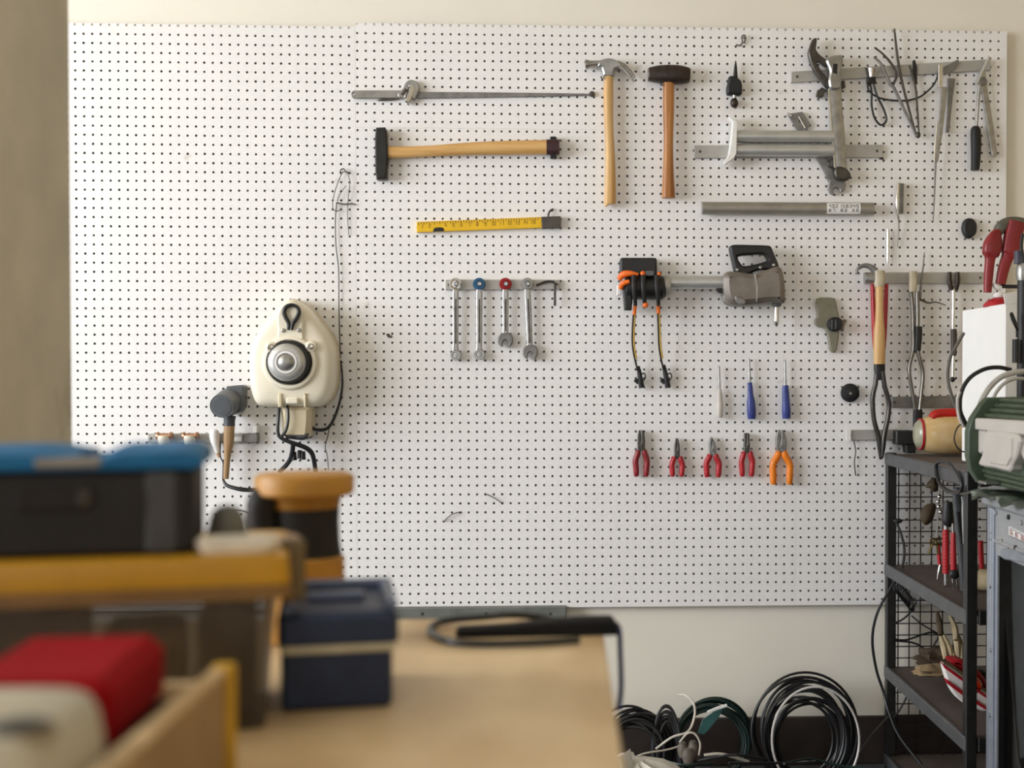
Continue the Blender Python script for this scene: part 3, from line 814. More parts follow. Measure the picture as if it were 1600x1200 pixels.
lathe('spike_socket', W(1213.5, 468, 0.05), Vector((0, 0, -1)), [(0, 0.015), (0.018, 0.014), (0.022, 0.010)], GREYP, t, seg=14)
lathe('spike', W(1213, 478, 0.05), Vector((0, 0, -1)), [(0, 0.006), (0.02, 0.007), (0.045, 0.008), (0.056, 0.006), (0.060, 0.002)], CHROME, t, seg=14)
ext('trigger_block', [(1119, 451), (1131, 450), (1132, 458), (1124, 457)], 0.03, 0.06, BLACK, t, bev=0.003)
t = thing('battery_head', 'black and orange clamp head on the left end of the steel tube', 'clamp', W(1005, 485, 0))
ext('battery', rnd(968.8, 402.5, 1026.6, 432, 4), 0.004, 0.055, BLACK, t, bev=0.006)
lathe('drum', W(976, 449.5, 0.05), Vector((1, 0, 0)), [(0, 14 * S()), (3 * S(), 18 * S()), (58 * S(), 18.5 * S()), (63 * S(), 14 * S())], BLACK, t, seg=24)
ext('left_leg', [(973, 444), (984, 446), (988.5, 470), (987, 484.5), (976, 484)], 0.03, 0.075, BLACK, t, bev=0.004)
bar('orange_lever', [(966.5, 437, 4, 0.06, 0.010), (974, 429, 5.5, 0.07, 0.012), (985, 427.5, 4.6, 0.075, 0.012), (997, 429.5, 3, 0.075, 0.010)], ORANGE2, t)
bar('orange_lever', [(969.5, 452, 3.6, 0.07, 0.008), (973, 443.5, 4.4, 0.08, 0.010), (983, 440, 3.4, 0.085, 0.010)], ORANGE2, t)
for px, py, r in ((1004.5, 427.5, 4.2), (1030, 428.5, 3.4), (1008.6, 476.5, 4.6)):
    ball('orange_knob', W(px, py, 0.08), r * S(), ORANGE2, t, seg=12, rings=8)
for px in (990.5, 1005, 1026.5):
    bar('clamp_band', [(px, 430, 4.2, 0.08, 0.012), (px, 448, 4.0, 0.09, 0.010), (px + 2, 470, 3.2, 0.08, 0.010), (px + 2.5, 478, 2.8, 0.07, 0.008)], BLACK, t, e=3)
ext('clip_plate', rnd(1009, 423, 1022, 431, 2), 0.05, 0.085, GREYP, t, bev=0.002)
ext('white_tab', [(964, 446), (970, 444), (971, 460), (964, 462)], 0.03, 0.05, WHITE, t, bev=0.002)
for pts, lab in (([(993, 472), (991, 492), (989.5, 515), (989.5, 538), (993, 560), (998, 580), (1003, 604)], 'left black and orange strap with hook end, hanging from the clamp head'),
                 ([(1028, 470), (1029, 490), (1030, 515), (1031, 540), (1034, 560), (1038, 578), (1044, 604)], 'right black and orange strap with hook end, hanging from the clamp head')):
    t = thing('hook_strap', lab, 'strap', W(*pts[-1]), 'hanging straps')
    P = [(x, y, 0.07 - 0.05 * i / 6) for i, (x, y) in enumerate(pts)]
    bar('orange_sleeve', [(x, y, 2.8, d, 0.005) for x, y, d in P[:2]], ORANGE2, t, n=2)
    wtube('yellow_cord', [(x + 1.2, y, d) for x, y, d in P[1:5]], 1.5, mat('yellow_cord', '#d9b256', 0.6), t, d=0.04)
    wtube('black_cord', [(x - 1.2, y, d) for x, y, d in P[1:6]], 1.5, CABLE, t, d=0.04)
    bar('hook_body', [(P[5][0] - 1, P[5][1] - 8, 2.6, 0.024, 0.006), (P[5][0] + 1, P[5][1] + 2, 3.6, 0.02, 0.008), (P[6][0] - 2, P[6][1] - 8, 4.2, 0.018, 0.008), (P[6][0], P[6][1] + 2, 4.6, 0.016, 0.008)], BLACK, t)
    bar('hook_lever', [(P[6][0] - 11, P[6][1] - 11, 3.2, 0.014, 0.006), (P[6][0] - 5, P[6][1] - 6, 3.6, 0.014, 0.006)], BLACK, t, n=1)
    wtube('hook_ring', [(P[6][0] - 2, P[6][1] - 18, 0.02), (P[6][0] + 3, P[6][1] - 21, 0.02), (P[6][0] + 5.5, P[6][1] - 15, 0.02), (P[6][0] + 2, P[6][1] - 9, 0.02)], 1.0, CABLE, t)

# ================================================================== putty knife, round knob
t = thing('putty_knife', 'olive grey putty knife with a black knob, hanging right of the power tool', 'putty knife', W(1302, 551, 0))
ext('blade', [cr([(1277, 466.5), (1290, 465), (1304, 466), (1308, 478), (1312, 496), (1318, 499), (1324, 500), (1320, 508), (1318, 518), (1312, 512), (1311, 524), (1307.5, 547), (1302, 551), (1297, 546), (1294.5, 530), (1290, 514), (1280, 511), (1274, 506), (1274, 499), (1277.5, 495), (1276, 482)], 2, True)], 0.004, 0.02, OLIVE, t, bev=0.004)
lathe('knob', W(1303, 507, 0.018), OUT, [(0, 11.5 * S()), (0.02, 11.5 * S()), (0.026, 9 * S()), (0.027, 3 * S())], RUBBER, t, seg=20)
for dx in (-3, 3):
    bar('knob_groove', [(1303 + dx, 500, 0.9, 0.0455, 0.001), (1303 + dx, 514, 0.9, 0.0455, 0.001)], GREYP, t, n=1, res=8)
t = thing('round_knob', 'round ribbed black knob on the board, right of the screwdrivers', 'knob', W(1327, 630, 0))
lathe('knob_body', W(1327.3, 613.8, 0), OUT, [(0, 14 * S()), (0.006, 15 * S()), (0.014, 14.4 * S()), (0.016, 11.5 * S()), (0.020, 11.5 * S()), (0.022, 8 * S()), (0.026, 7.5 * S()), (0.028, 3 * S())], RUBBER, t, seg=24)
lathe('centre_stud', W(1329, 615, 0.027), OUT, [(0, 2.2 * S()), (0.003, 2.2 * S()), (0.004, 1 * S())], STEEL, t, seg=10)

# ================================================================== hammer, pincers, tongs, fork tool on the right-hand rail
t = thing('rail_hammer', 'hammer with curved claw and wooden handle, hung on the right-hand rail', 'hammer', W(1374, 568, 0))
bar('claw', [(1337.5, 429, 1.6, 0.05, 0.004), (1341, 419.5, 2.6, 0.05, 0.008), (1350, 415, 3.6, 0.05, 0.010), (1360, 417, 4.6, 0.05, 0.012), (1368, 424, 6, 0.05, 0.013)], DULL, t)
bar('head', [(1351, 434, 8.5, 0.05, 0.013), (1354, 434, 8.8, 0.05, 0.014), (1368, 434, 8.0, 0.05, 0.013), (1378, 434, 8.0, 0.05, 0.013)], STEEL, t, n=1, e=3)
bar('socket', [(1374, 423, 8.2, 0.055, 0.014), (1374, 440, 8.6, 0.055, 0.014), (1374, 448, 7.4, 0.055, 0.013)], mat('pale_sleeve', '#c9bda4', 0.5), t, e=2.8, n=2)
bar('handle', [(1374, 446, 6.2, 0.055, 0.012), (1374, 475, 6.0, 0.055, 0.012), (1374, 500, 6.8, 0.055, 0.012), (1374, 520, 8.8, 0.055, 0.014), (1374, 550, 9.4, 0.055, 0.015), (1374, 569, 8.8, 0.055, 0.014)], WOODZ, t, e=2.4)
t = thing('red_pincers', 'black steel pincers with red handles, hanging behind the wooden handle', 'pincers', W(1377, 718, 0))
for sg in (-1, 1):
    bar('red_handle', [(1374 + sg * 11, 444, 3.2, 0.03, 0.008), (1374 + sg * 9.6, 480, 3.6, 0.03, 0.009), (1374 + sg * 8, 520, 3.6, 0.03, 0.009), (1374 + sg * 7, 545, 3.0, 0.03, 0.008)], RED, t)
bar('neck', [(1374, 540, 8.6, 0.026, 0.010), (1374, 566, 8.8, 0.028, 0.012), (1374.5, 582, 8.2, 0.03, 0.012), (1375, 594, 6, 0.03, 0.010)], IRON, t, e=3)
bar('jaw_arm', [(1370, 580, 3.8, 0.03, 0.008), (1368, 600, 3.8, 0.03, 0.008), (1363.5, 622, 3.8, 0.03, 0.008), (1365.5, 655, 3.8, 0.03, 0.008), (1372, 680, 4.0, 0.03, 0.008), (1375, 698, 4.4, 0.03, 0.008), (1376, 718, 2.2, 0.03, 0.006)], mat('black_polished_steel', '#4a4744', 0.3, 0.7), t)
bar('jaw_arm', [(1379, 580, 3.8, 0.036, 0.008), (1382, 602, 3.8, 0.036, 0.008), (1389, 630, 3.8, 0.036, 0.008), (1387, 655, 3.8, 0.036, 0.008), (1381.5, 680, 4.0, 0.036, 0.008), (1380, 698, 3.8, 0.036, 0.008), (1378.5, 714, 2.2, 0.036, 0.006)], mat('black_polished_steel', '#4a4744', 0.3, 0.7), t)
t = thing('steel_tongs', 'grey steel tongs with black tips, hanging second on the right-hand rail', 'tongs', W(1434, 668, 0))
bar('grip', [(1426.5, 424, 6, 0.034, 0.010), (1426.5, 440, 6.4, 0.034, 0.010), (1426, 456, 5.6, 0.034, 0.010)], mat('pale_sleeve', '#c9bda4', 0.5), t, e=3)
bar('arm', [(1423, 454, 3.2, 0.03, 0.007), (1426, 480, 3.2, 0.03, 0.007), (1427, 515, 3.4, 0.03, 0.007), (1427, 545, 3.2, 0.03, 0.007), (1420.5, 575, 3.0, 0.03, 0.007), (1424, 605, 3.0, 0.03, 0.007), (1431, 645, 3.2, 0.03, 0.007)], mat('worn_steel', '#7d7972', 0.32, 0.8), t)
bar('arm', [(1433, 456, 3.4, 0.036, 0.007), (1434, 490, 3.4, 0.036, 0.007), (1434, 545, 3.2, 0.036, 0.007), (1442, 582, 3.0, 0.036, 0.007), (1440, 610, 3.0, 0.036, 0.007), (1436.5, 645, 3.2, 0.036, 0.007)], mat('worn_steel', '#7d7972', 0.32, 0.8), t)
bar('pivot_block', [(1435, 510, 5.6, 0.034, 0.012), (1434.5, 530, 5.4, 0.034, 0.012), (1433, 548, 5, 0.034, 0.012)], IRON, t, e=4)
bar('tip', [(1434, 640, 6.6, 0.034, 0.011), (1434, 652, 7.2, 0.034, 0.011), (1433, 668, 6.2, 0.034, 0.010)], RUBBER, t, e=4)
wtube('whisker', [(1434, 466, 0.03), (1450, 473, 0.028), (1462, 472, 0.026), (1478, 477, 0.024)], [2.0, 1.2, 0.7], WIRE, t)
wtube('upright_needle', [(1444.5, 394, 0.012), (1442, 420, 0.02), (1439, 445, 0.028), (1437.5, 466, 0.03)], [0.7, 1.3, 1.8, 2.4], DULL, None, d=0.02, label='thin upright needle beside the steel tongs', cat='needle')
t = thing('fork_driver', 'bright driver with forked top and dark grip, third on the right-hand rail', 'driver', W(1489, 600, 0))
for sg in (-1, 1):
    bar('fork_prong', [(1490 + sg * 6.4, 425, 3.2, 0.024, 0.006), (1490 + sg * 6.2, 440, 4.0, 0.024, 0.007), (1490 + sg * 3, 453, 4.2, 0.024, 0.007)], BROWNIRON, t)
bar('shaft', [(1490, 450, 3, 0.024, 0.005), (1489.5, 480, 2.5, 0.024, 0.005), (1489, 516, 2.5, 0.024, 0.005)], CHROME, t)
bar('grip', [(1490, 514, 4.6, 0.024, 0.009), (1490.5, 535, 4.8, 0.024, 0.009), (1490, 556, 4.2, 0.024, 0.008)], mat('dark_grip', '#4b443c', 0.5), t, e=3)
bar('lower_shaft', [(1489.5, 555, 2.4, 0.024, 0.005), (1488.5, 588, 2.4, 0.024, 0.005)], CHROME, t, n=1)
ball('end_ball', W(1488.5, 593, 0.024), 4.2 * S(), IRON, t, seg=12, rings=8)
t = thing('black_box', 'small black box on the board, left of the red topped bottle', 'box', W(1414, 707, 0))
ext('box_body', rnd(1400.5, 673, 1429, 695, 1.5), 0.0, 0.05, BLACK, t, bev=0.003)
ext('foot', [(1415, 694), (1430, 694), (1431, 708), (1417, 708)], 0.0, 0.045, RUBBER, t, bev=0.003)
wtube('loose_wire', [(1334, 688, 0.01), (1337, 705, 0.012), (1335, 722, 0.01), (1337, 743, 0.006)], 1.0, WIRE, None, label='short loose wire hanging below the stubby rail', cat='wire')
box('rail_end_tag', W(1322.5, 688, 0.014), W(1329, 671, 0.018), WHITE, None, bev=0.001, label='tiny white tag on the left end of the stubby rail', cat='tag')

# ================================================================== three screwdrivers
def screwdriver(label, shaft, handle, m):
    t = thing('screwdriver', label, 'screwdriver', W(handle[-1][0], handle[-1][1], 0), 'screwdrivers hanging points up')
    bar('shaft', [(x, y, w, 0.016, w * S()) for x, y, w in shaft], STEEL, t, n=2, res=12)
    bar('handle', [(x, y, w, 0.016, w * S()) for x, y, w in handle], m, t, e=2.5)
    return t
screwdriver('screwdriver with pale grey handle, leftmost of the upright trio', [(1123.2, 572, 1.9), (1124.2, 610, 2.0)], [(1124, 607, 2.6), (1124.4, 612, 3.6), (1124.6, 628, 4.8), (1124.6, 648, 4.8), (1124.6, 652.5, 4.2)], mat('pale_grip', '#cfc8bd', 0.35))
screwdriver('taller blue handled screwdriver, middle of the upright trio', [(1170.2, 560, 1.7), (1171.6, 600, 2.0)], [(1171.4, 597.5, 3.6), (1172.2, 606, 4.0), (1172.8, 616, 4.4), (1173.6, 630, 6.4), (1174.2, 645, 6.8), (1174.6, 654.5, 6.0)], BLUEG)
screwdriver('blue handled screwdriver at the right of the upright trio', [(1226.4, 562, 1.7), (1227.2, 604, 2.0)], [(1227.2, 602, 4.6), (1227.4, 610, 5.2), (1228, 626, 5.8), (1228.6, 642, 6.8), (1228.8, 654, 6.2)], BLUEG)

# ================================================================== five pliers
def pliers(label, cx, top, joint, bot, hw, jaws, grip, jm=DARKST, gw=4.6, shoulder=True):
    t = thing('pliers', label, 'pliers', W(cx, bot, 0), 'row of pliers')
    n = 0.016
    for sg in (-1, 1):
        d = n + 0.002 * sg
        J = jaws(sg)
        ext('jaw', [J], d - 0.007, d + 0.007, jm, t, bev=0.002)
        H = bot - joint
        bar('grip', [(cx + sg * 4.4, joint - 1, gw * 0.8, d, 0.008), (cx + sg * 5.6, joint + 0.12 * H, gw, d, 0.009), (cx + sg * hw * 0.72, joint + 0.38 * H, gw, d, 0.009), (cx + sg * (hw - gw + 0.4), joint + 0.68 * H, gw, d, 0.009), (cx + sg * (hw - gw), joint + 0.9 * H, gw * 0.92, d, 0.009), (cx + sg * (hw - gw - 0.6), bot, gw * 0.7, d, 0.006)], grip, t, n=3, res=12)
        if shoulder:
            bar('grip_guard', [(cx + sg * 4.0, joint + 1.2, 2.0, d, 0.009), (cx + sg * 8.6, joint + 0.4, 1.8, d, 0.008)], grip, t, n=1, res=8)
    ext('rivet', circ(cx, joint - 7, 2.6, 12), n + 0.006, n + 0.0105, jm, t, bev=0.001)
    return t
def jw(cx, top, joint, tipw, bodyw, gap=0.0, lean=0.0, tipin=0.0):
    def f(sg):
        L = joint - top
        return [(cx + lean + sg * (gap + tipin), top), (cx + lean + sg * (gap + tipw), top + 1.2), (cx + lean * .5 + sg * (bodyw * 0.85 + gap * .5), top + 0.36 * L), (cx + sg * bodyw, top + 0.62 * L), (cx + sg * bodyw * 0.92, joint - 4), (cx + sg * 5, joint + 2), (cx + sg * 1, joint + 2), (cx - sg * 1.5, joint - 6), (cx + lean * .4 + sg * 0.2, top + 0.5 * L)]
    return f
pliers('combination pliers with dark red handles, leftmost of the pliers row', 1002, 672, 704, 744.5, 12.4, jw(1002, 672, 704, 3.4, 6.0, gap=0.8), DRED)
pliers('smallest red handled pliers, second in the pliers row', 1058, 684.5, 714.5, 744.5, 11.4, jw(1058, 684.5, 714.5, 1.8, 4.4, gap=0.2), RED, gw=4.2)
pliers('long nosed red pliers with pointed light jaws, third in the pliers row', 1113.6, 682.5, 710.5, 745.5, 13.6, jw(1113.6, 682.5, 710.5, 1.2, 5.6, lean=-1.6), RED, jm=DULL)
pliers('blunt nosed red pliers, fourth in the pliers row', 1167.2, 676.5, 706.5, 744.5, 11.8, jw(1167.2, 676.5, 706.5, 4.0, 4.8), RED, gw=4.4)
pliers('big orange handled pliers with open jaws, at the right of the pliers row', 1221, 671.5, 705.5, 757, 18, jw(1221, 671.5, 705.5, 3.0, 8.4, gap=1.4, lean=-0.8), ORANGE, jm=DULL, gw=5.4)

# ================================================================== cream wall housing, lower left
def Z6(x, y): return (300 + x / 3.872, 430 + y / 3.872)
t = thing('wall_housing', 'large cream plastic wall housing with round silver cap and black cables', 'housing', W(455, 690, 0))
outl = [Z6(*p) for p in ((598, 138), (560, 158), (500, 215), (430, 300), (375, 375), (348, 450), (343, 540), (348, 640), (360, 715), (385, 775), (430, 797), (530, 800), (610, 800), (690, 800), (765, 797), (820, 765), (850, 715), (866, 640), (870, 540), (866, 450), (838, 370), (780, 285), (715, 205), (650, 155))]
outl = cr(outl, 3, True)
cxh, cyh = Z6(604, 540)
def hring(s, d, dx=0, dy=0):
    return [W(cxh + (p[0] - cxh) * s + dx, cyh + (p[1] - cyh) * s + dy, d) - Vector((0, 0, 0)) for p in outl]
def hworld(s, d, dref):            # scaled outline, same world outline measured at depth dref
    return [Vector((W(cxh + (p[0] - cxh) * s, cyh + (p[1] - cyh) * s, dref).x, -d, W(cxh + (p[0] - cxh) * s, cyh + (p[1] - cyh) * s, dref).z)) for p in outl]
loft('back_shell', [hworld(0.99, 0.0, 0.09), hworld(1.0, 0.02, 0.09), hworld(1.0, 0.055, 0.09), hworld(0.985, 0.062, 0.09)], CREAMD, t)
loft('front_shell', [hworld(0.985, 0.060, 0.09), hworld(0.99, 0.066, 0.09), hworld(0.975, 0.095, 0.09), hworld(0.94, 0.112, 0.09), hworld(0.88, 0.121, 0.09), hworld(0.78, 0.126, 0.09), hworld(0.5, 0.128, 0.09)], CREAM, t, sharp=50)
tong = [Z6(*p) for p in ((528, 395), (520, 330), (516, 255), (528, 205), (560, 172), (602, 160), (642, 175), (668, 215), (674, 290), (670, 340), (664, 395))]
ext('tongue_panel', [cr(tong, 3, True)], 0.115, 0.136, CREAM, t, bev=0.004)
ex, ey = Z6(596, 528)
ec = W(ex, ey, 0.12); s12 = S(0.13)
lathe('cap_flange', Vector((ec.x, -0.118, ec.z)), OUT, [(0, 44 * s12), (0.012, 43 * s12), (0.020, 40 * s12), (0.022, 35.5 * s12), (0.016, 34 * s12)], CREAM, t, seg=48)
lathe('dark_ring', Vector((ec.x, -0.124, ec.z)), OUT, [(0, 34.5 * s12), (0.022, 33.5 * s12), (0.026, 31 * s12)], IRON, t, seg=40)
ec2 = Vector((ec.x - 0.004, -0.14, ec.z))
lathe('silver_cap', ec2, OUT, [(0, 30 * s12), (0.012, 29 * s12), (0.020, 25.5 * s12), (0.024, 21 * s12), (0.024, 16.8 * s12)], ALU2, t, seg=48, sharp=60)
lathe('cap_ring', ec2 + OUT * 0.021, OUT, [(0, 17.6 * s12), (0.006, 16.6 * s12), (0.006, 14.2 * s12), (0.003, 13.4 * s12)], WHITE, t, seg=40)
lathe('cap_dome', ec2 + OUT * 0.020, OUT, [(0, 14 * s12), (0.006, 13 * s12), (0.011, 10 * s12), (0.014, 5.5 * s12), (0.015, 1 * s12)], STEEL, t, seg=36, sharp=60)
for zx, zy in ((475, 434), (716, 431)):
    px, py = Z6(zx, zy)
    b = W(px, py, 0.14)
    lug = lathe('bolt_lug', Vector((b.x, -0.12, b.z)), OUT, [(0, 9.5 * s12), (0.02, 8.6 * s12), (0.022, 7 * s12)], CREAM, t, seg=18)
    lathe('bolt', Vector((b.x, -0.14, b.z)), OUT, [(0, 5.4 * s12), (0.006, 5.2 * s12), (0.007, 3.6 * s12)], CHROME, lug, seg=8)
hk = [Z6(*p) for p in ((582, 332), (584, 290), (566, 255), (556, 222), (570, 192), (603, 180), (635, 192), (646, 222), (632, 260), (612, 290), (602, 330))]
tube('carabiner', [W(x, y, 0.143) for x, y in hk], [2.2 * s12, 3.2 * s12, 3.2 * s12, 3.2 * s12, 2.6 * s12, 3.4 * s12, 3.4 * s12, 2.2 * s12], IRON, t)
for zx, zy in ((552, 334), (648, 333)):
    px, py = Z6(zx, zy)
    c_ = W(px, py, 0.136)
    lathe('screw', c_ + Vector((0, 0.002, 0)), OUT, [(0, 3.4 * s12), (0.005, 3.2 * s12), (0.006, 1.6 * s12)], STEEL, t, seg=10)
for zx0, zx1 in ((520, 545), (676, 692)):
    a = Z6(zx0, 715); b = Z6(zx1, 800)
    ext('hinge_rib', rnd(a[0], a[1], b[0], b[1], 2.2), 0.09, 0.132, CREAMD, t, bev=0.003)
a = Z6(568, 742); b = Z6(640, 778)
ext('latch_tab', rnd(a[0], a[1], b[0], b[1], 2.5), 0.1, 0.134, CREAM, t, bev=0.003)
neck = [Z6(*p) for p in ((535, 795), (718, 795), (714, 900), (706, 968), (690, 990), (565, 990), (545, 965), (536, 900))]
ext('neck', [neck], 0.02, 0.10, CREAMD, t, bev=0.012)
foot = [Z6(*p) for p in ((556, 962), (704, 958), (692, 992), (664, 1000), (566, 990))]
ext('neck_cap', [foot], 0.016, 0.104, mat('brown_grey_plastic', '#4d4c50', 0.5), t, bev=0.008)
def zc(name, pts, r, m=CABLE, d=0.05, parent=None, **kw):
    return wtube(name, [Z6(p[0], p[1]) + ((p[2],) if len(p) > 2 else ()) for p in pts], r, m, parent, d=d, **kw)
zc('cable', [(528, 800, .09), (522, 870, .10), (520, 950, .10), (540, 985, .10), (600, 1012, .10), (680, 1040, .09), (722, 1072, .08), (738, 1120, .07), (748, 1190, .06)], [2.4, 2.6, 3.4, 3.8, 3.4], CABLE, parent=t)
zc('cable', [(578, 790, .11), (582, 860, .115), (574, 920, .115), (556, 962, .11), (532, 980, .10)], 2.2, CABLE, parent=t)
zc('cable', [(612, 1014, .09), (608, 1060, .08), (596, 1110, .07), (570, 1150, .06), (530, 1190, .05)], 3.6, CABLE, parent=t)
zc('cable', [(716, 850, .05), (722, 915, .05), (760, 936, .05), (820, 925, .04), (862, 860, .03), (895, 760, .02), (910, 660, .015), (905, 560, .012), (898, 515, .01)], [2.6, 2.8, 2.8, 2.2, 1.8, 1.4, 1.0], CABLE, parent=t)
for zx, zy in ((618, 1100), (652, 1090), (672, 1096)):
    px, py = Z6(zx, zy)
    bar('cable_plug', [(px, py - 8, 3.4, 0.07, 0.008), (px, py + 5, 4.2, 0.07, 0.009)], RUBBER, t, n=1)

# thin wires around it
t = thing('hanging_wire', 'thin dark wire hanging from a knot down to the cream housing', 'wire', W(531, 560, 0))
wtube('long_strand', [(526, 316, .01), (524, 345, .008), (525, 385, .008), (529, 420, .008), (529.5, 470, .008), (530.5, 520, .008), (532, 560, .01)], 0.9, WIRE, t)
wtube('top_loop', [(531, 270, .006), (533, 265, .01), (537, 264, .01), (540, 268, .01), (545, 270, .004)], 1.0, WIRE, t)
wtube('loop_strand', [(536, 267, .01), (528, 285, .01), (521, 308, .01), (520, 325, .01), (526, 330, .012), (531, 328, .01)], 0.7, WIRE, t)
wtube('loop_strand', [(541, 290, .01), (532, 302, .01), (527, 314, .01)], 0.6, WIRE, t)
wtube('loop_strand', [(543, 270, .01), (546.5, 285, .01), (544, 310, .008), (543, 335, .006), (545, 368, .004)], 0.6, WIRE, t)
wtube('side_twig', [(526, 317, .01), (538, 319, .008), (550, 318, .006), (556, 320.5, .004)], [1.2, 1.0, 0.7], WIRE, t)
zc('frayed_wire', [(830, 930, .03), (818, 985, .02), (806, 1040, .015), (818, 1090, .01), (826, 1180, .008)], 0.7, WIRE, d=0.02, label='thin frayed wire hanging right of the cream housing', cat='wire')
wtube('curved_wire', [(350, 800, .004), (362, 797.4, .01), (376, 797.6, .01), (389.5, 802, .002)], 0.9, WIRE, None, label='thin curved wire on the board behind the black toolbox', cat='wire')
wtube('curved_wire', [(693, 815, .002), (703, 806, .008), (712, 801.5, .008), (721, 800, .001)], 0.8, WIRE, None, label='thin curved wire low on the central panel, lower left of the pair', cat='wire')
wtube('curved_wire', [(757, 771, .001), (768, 776, .008), (777, 781, .008), (785, 787, .001)], 0.7, WIRE, None, label='thin straightish wire low on the central panel, upper right of the pair', cat='wire')
ext('paint_chip', [(603, 522), (607, 521), (609, 524), (612.5, 524.5), (611, 528), (606, 527)], 0, 0.004, DARKST, None, bev=0.0008, label='tiny dark hook stub right of the cream housing', cat='hook')

# ================================================================== grey mallet, copper clips, white bulb
t = thing('grey_mallet', 'mallet with round grey head and wooden handle, left of the cream housing', 'mallet', W(358, 748, 0))
c0, c1 = W(*Z6(238, 752), 0.02), W(*Z6(180, 793), 0.10)
lathe('head', c0, c1 - c0, [(0, 19.0 * S()), (0.012, 19.6 * S()), (0.045, 19.2 * S()), (0.07, 18.6 * S()), (0.085, 17.6 * S()), ((c1 - c0).length, 16.4 * S())], GREYP, t, seg=32)
ext('rear_block', [Z6(*p) for p in ((205, 672), (300, 664), (314, 672), (312, 790), (290, 825), (230, 850))], 0.005, 0.05, GREYP, t, bev=0.006)
lathe('face_ring', c1 - (c1 - c0).normalized() * 0.004, c1 - c0, [(0, 17.0 * S()), (0.005, 16.2 * S()), (0.005, 15 * S())], mat('grey_plastic_light', '#7f8388', 0.4), t, seg=32)
lathe('face', c1 - (c1 - c0).normalized() * 0.002, c1 - c0, [(0, 15.4 * S()), (0.005, 14.6 * S()), (0.006, 8 * S())], GREYP, t, seg=32)
bar('neck', [Z6(228, 850) + (10, .05, .016), Z6(226, 880) + (8.6, .05, .015), Z6(226, 912) + (8.8, .05, .015)], mat('dark_grey_collar', '#3d4046', 0.5), t, n=2)
bar('handle', [Z6(226, 908) + (8.2, .05, .014), Z6(224, 960) + (7.9, .05, .014), Z6(222, 1010) + (7.6, .05, .013), Z6(216, 1070) + (5.6, .05, .011), Z6(212, 1130) + (4.6, .05, .010), Z6(208, 1190) + (4.4, .05, .009), Z6(206, 1232) + (4.0, .05, .008)], WOODG, t, e=2.3)
def Z7(x, y): return (220 + x / 6.665, 640 + y / 6.665)
for (zx, lab) in ((245, 'copper and cream pipe clip on the low left rail, left one'), (515, 'copper and cream pipe clip on the low left rail, right one')):
    t = thing('pipe_clip', lab, 'clip', W(*Z7(zx, 385), 0))
    px, py = Z7(zx, 275)
    lathe('copper_ring', W(px - 12, py, 0.03), Vector((1, 0, 0)), [(0, 5.6 * S()), (3 * S(), 6.4 * S()), (5 * S(), 4.4 * S()), (19 * S(), 4.4 * S()), (21 * S(), 6.4 * S()), (24 * S(), 5.6 * S())], COPPER, t, seg=18)
    px, py = Z7(zx, 330)
    bar('cream_cup', [(px - 1, py - 9, 9.5, .034, .015), (px - 1, py, 8.4, .034, .014), (px - 1, py + 9, 7.0, .034, .012)], CREAM, t, n=2)
t = thing('white_bulb', 'white bulb shaped cap left of the mallet handle', 'bulb', W(340, 715, 0))
bar('glass', [Z7(770, 205) + (3.5, .03, .006), Z7(768, 225) + (6.6, .03, .013), Z7(768, 270) + (7.6, .03, .015), Z7(775, 330) + (6.8, .03, .014), Z7(790, 400) + (5.0, .03, .010), Z7(800, 450) + (3.8, .03, .008)], WHITE, t)
bar('cap', [Z7(800, 445) + (3.8, .03, .008), Z7(815, 500) + (2.4, .03, .005)], mat('pinkish_cap', '#c9ab92', 0.5), t, n=1)
wtube('mallet_cord', [Z7(830, 330) + (.03,), Z7(825, 430) + (.03,), Z7(832, 500) + (.03,), Z7(858, 560) + (.035,), Z7(856, 690) + (.04,), Z7(862, 740) + (.05,), Z7(900, 790) + (.055,), Z7(1000, 822) + (.06,), Z7(1100, 836) + (.06,), Z7(1230, 838) + (.06,)], [0.8, 1.0, 1.2, 1.4, 2.8, 3.6, 3.4], CABLE, None, label='dark cord looping under the mallet handle', cat='cord')
t = thing('rail_end_bracket', 'white and grey bracket at the right end of the low left rail', 'bracket', W(400, 692, 0))
ext('white_lug', rnd(*Z7(1165, 160), *Z7(1212, 245), 2), 0.0, 0.03, WHITE, t, bev=0.002)
ext('grey_stop', rnd(*Z7(1055, 252), *Z7(1212, 345), 1.5), 0.0, 0.03, DULL, t, bev=0.002)
ext('white_patch', rnd(*Z7(975, 285), *Z7(1052, 330), 1.5), 0.0, 0.016, WHITE, t, bev=0.001)

# ================================================================== black steel rack on the right
RX0, RX1 = 0.966, 1.42
RY0, RY1 = -0.03, -0.845            # wall end, room end
t = rack = thing('shelf_rack', 'black steel rack with grey shelf rails and wire grid end, against the pegboard', 'rack', (1.19, -0.415, 0))
for x in (RX0, RX1 - 0.034):
    for y0, y1 in ((RY0 - 0.028, RY0), (RY1, RY1 + 0.030)):
        box('post', (x, y0, 0), (x + (0.028 if y0 > -0.1 else 0.027), y1, 0.952), IRON, t, bev=0.002)
SH = (0.951, 0.618, 0.311, 0.045)
for z in SH:
    box('shelf_board', (RX0 + 0.012, RY1 + 0.012, z - 0.016), (RX1 - 0.006, RY0 - 0.006, z - 0.004), SHELFB, t, bev=0.001)
    box('side_rail', (RX0 - 0.003, RY1 + 0.004, z - 0.036), (RX0 + 0.010, RY0 - 0.002, z), RACKGREY, t, bev=0.003)
    box('side_rail', (RX1 - 0.010, RY1 + 0.004, z - 0.036), (RX1 + 0.003, RY0 - 0.002, z), RACKGREY, t, bev=0.003)
    box('end_rail', (RX0 + 0.03, RY1 - 0.002, z - 0.036), (RX1 - 0.03, RY1 + 0.010, z), IRON, t, bev=0.003)
V, Fc = [], []
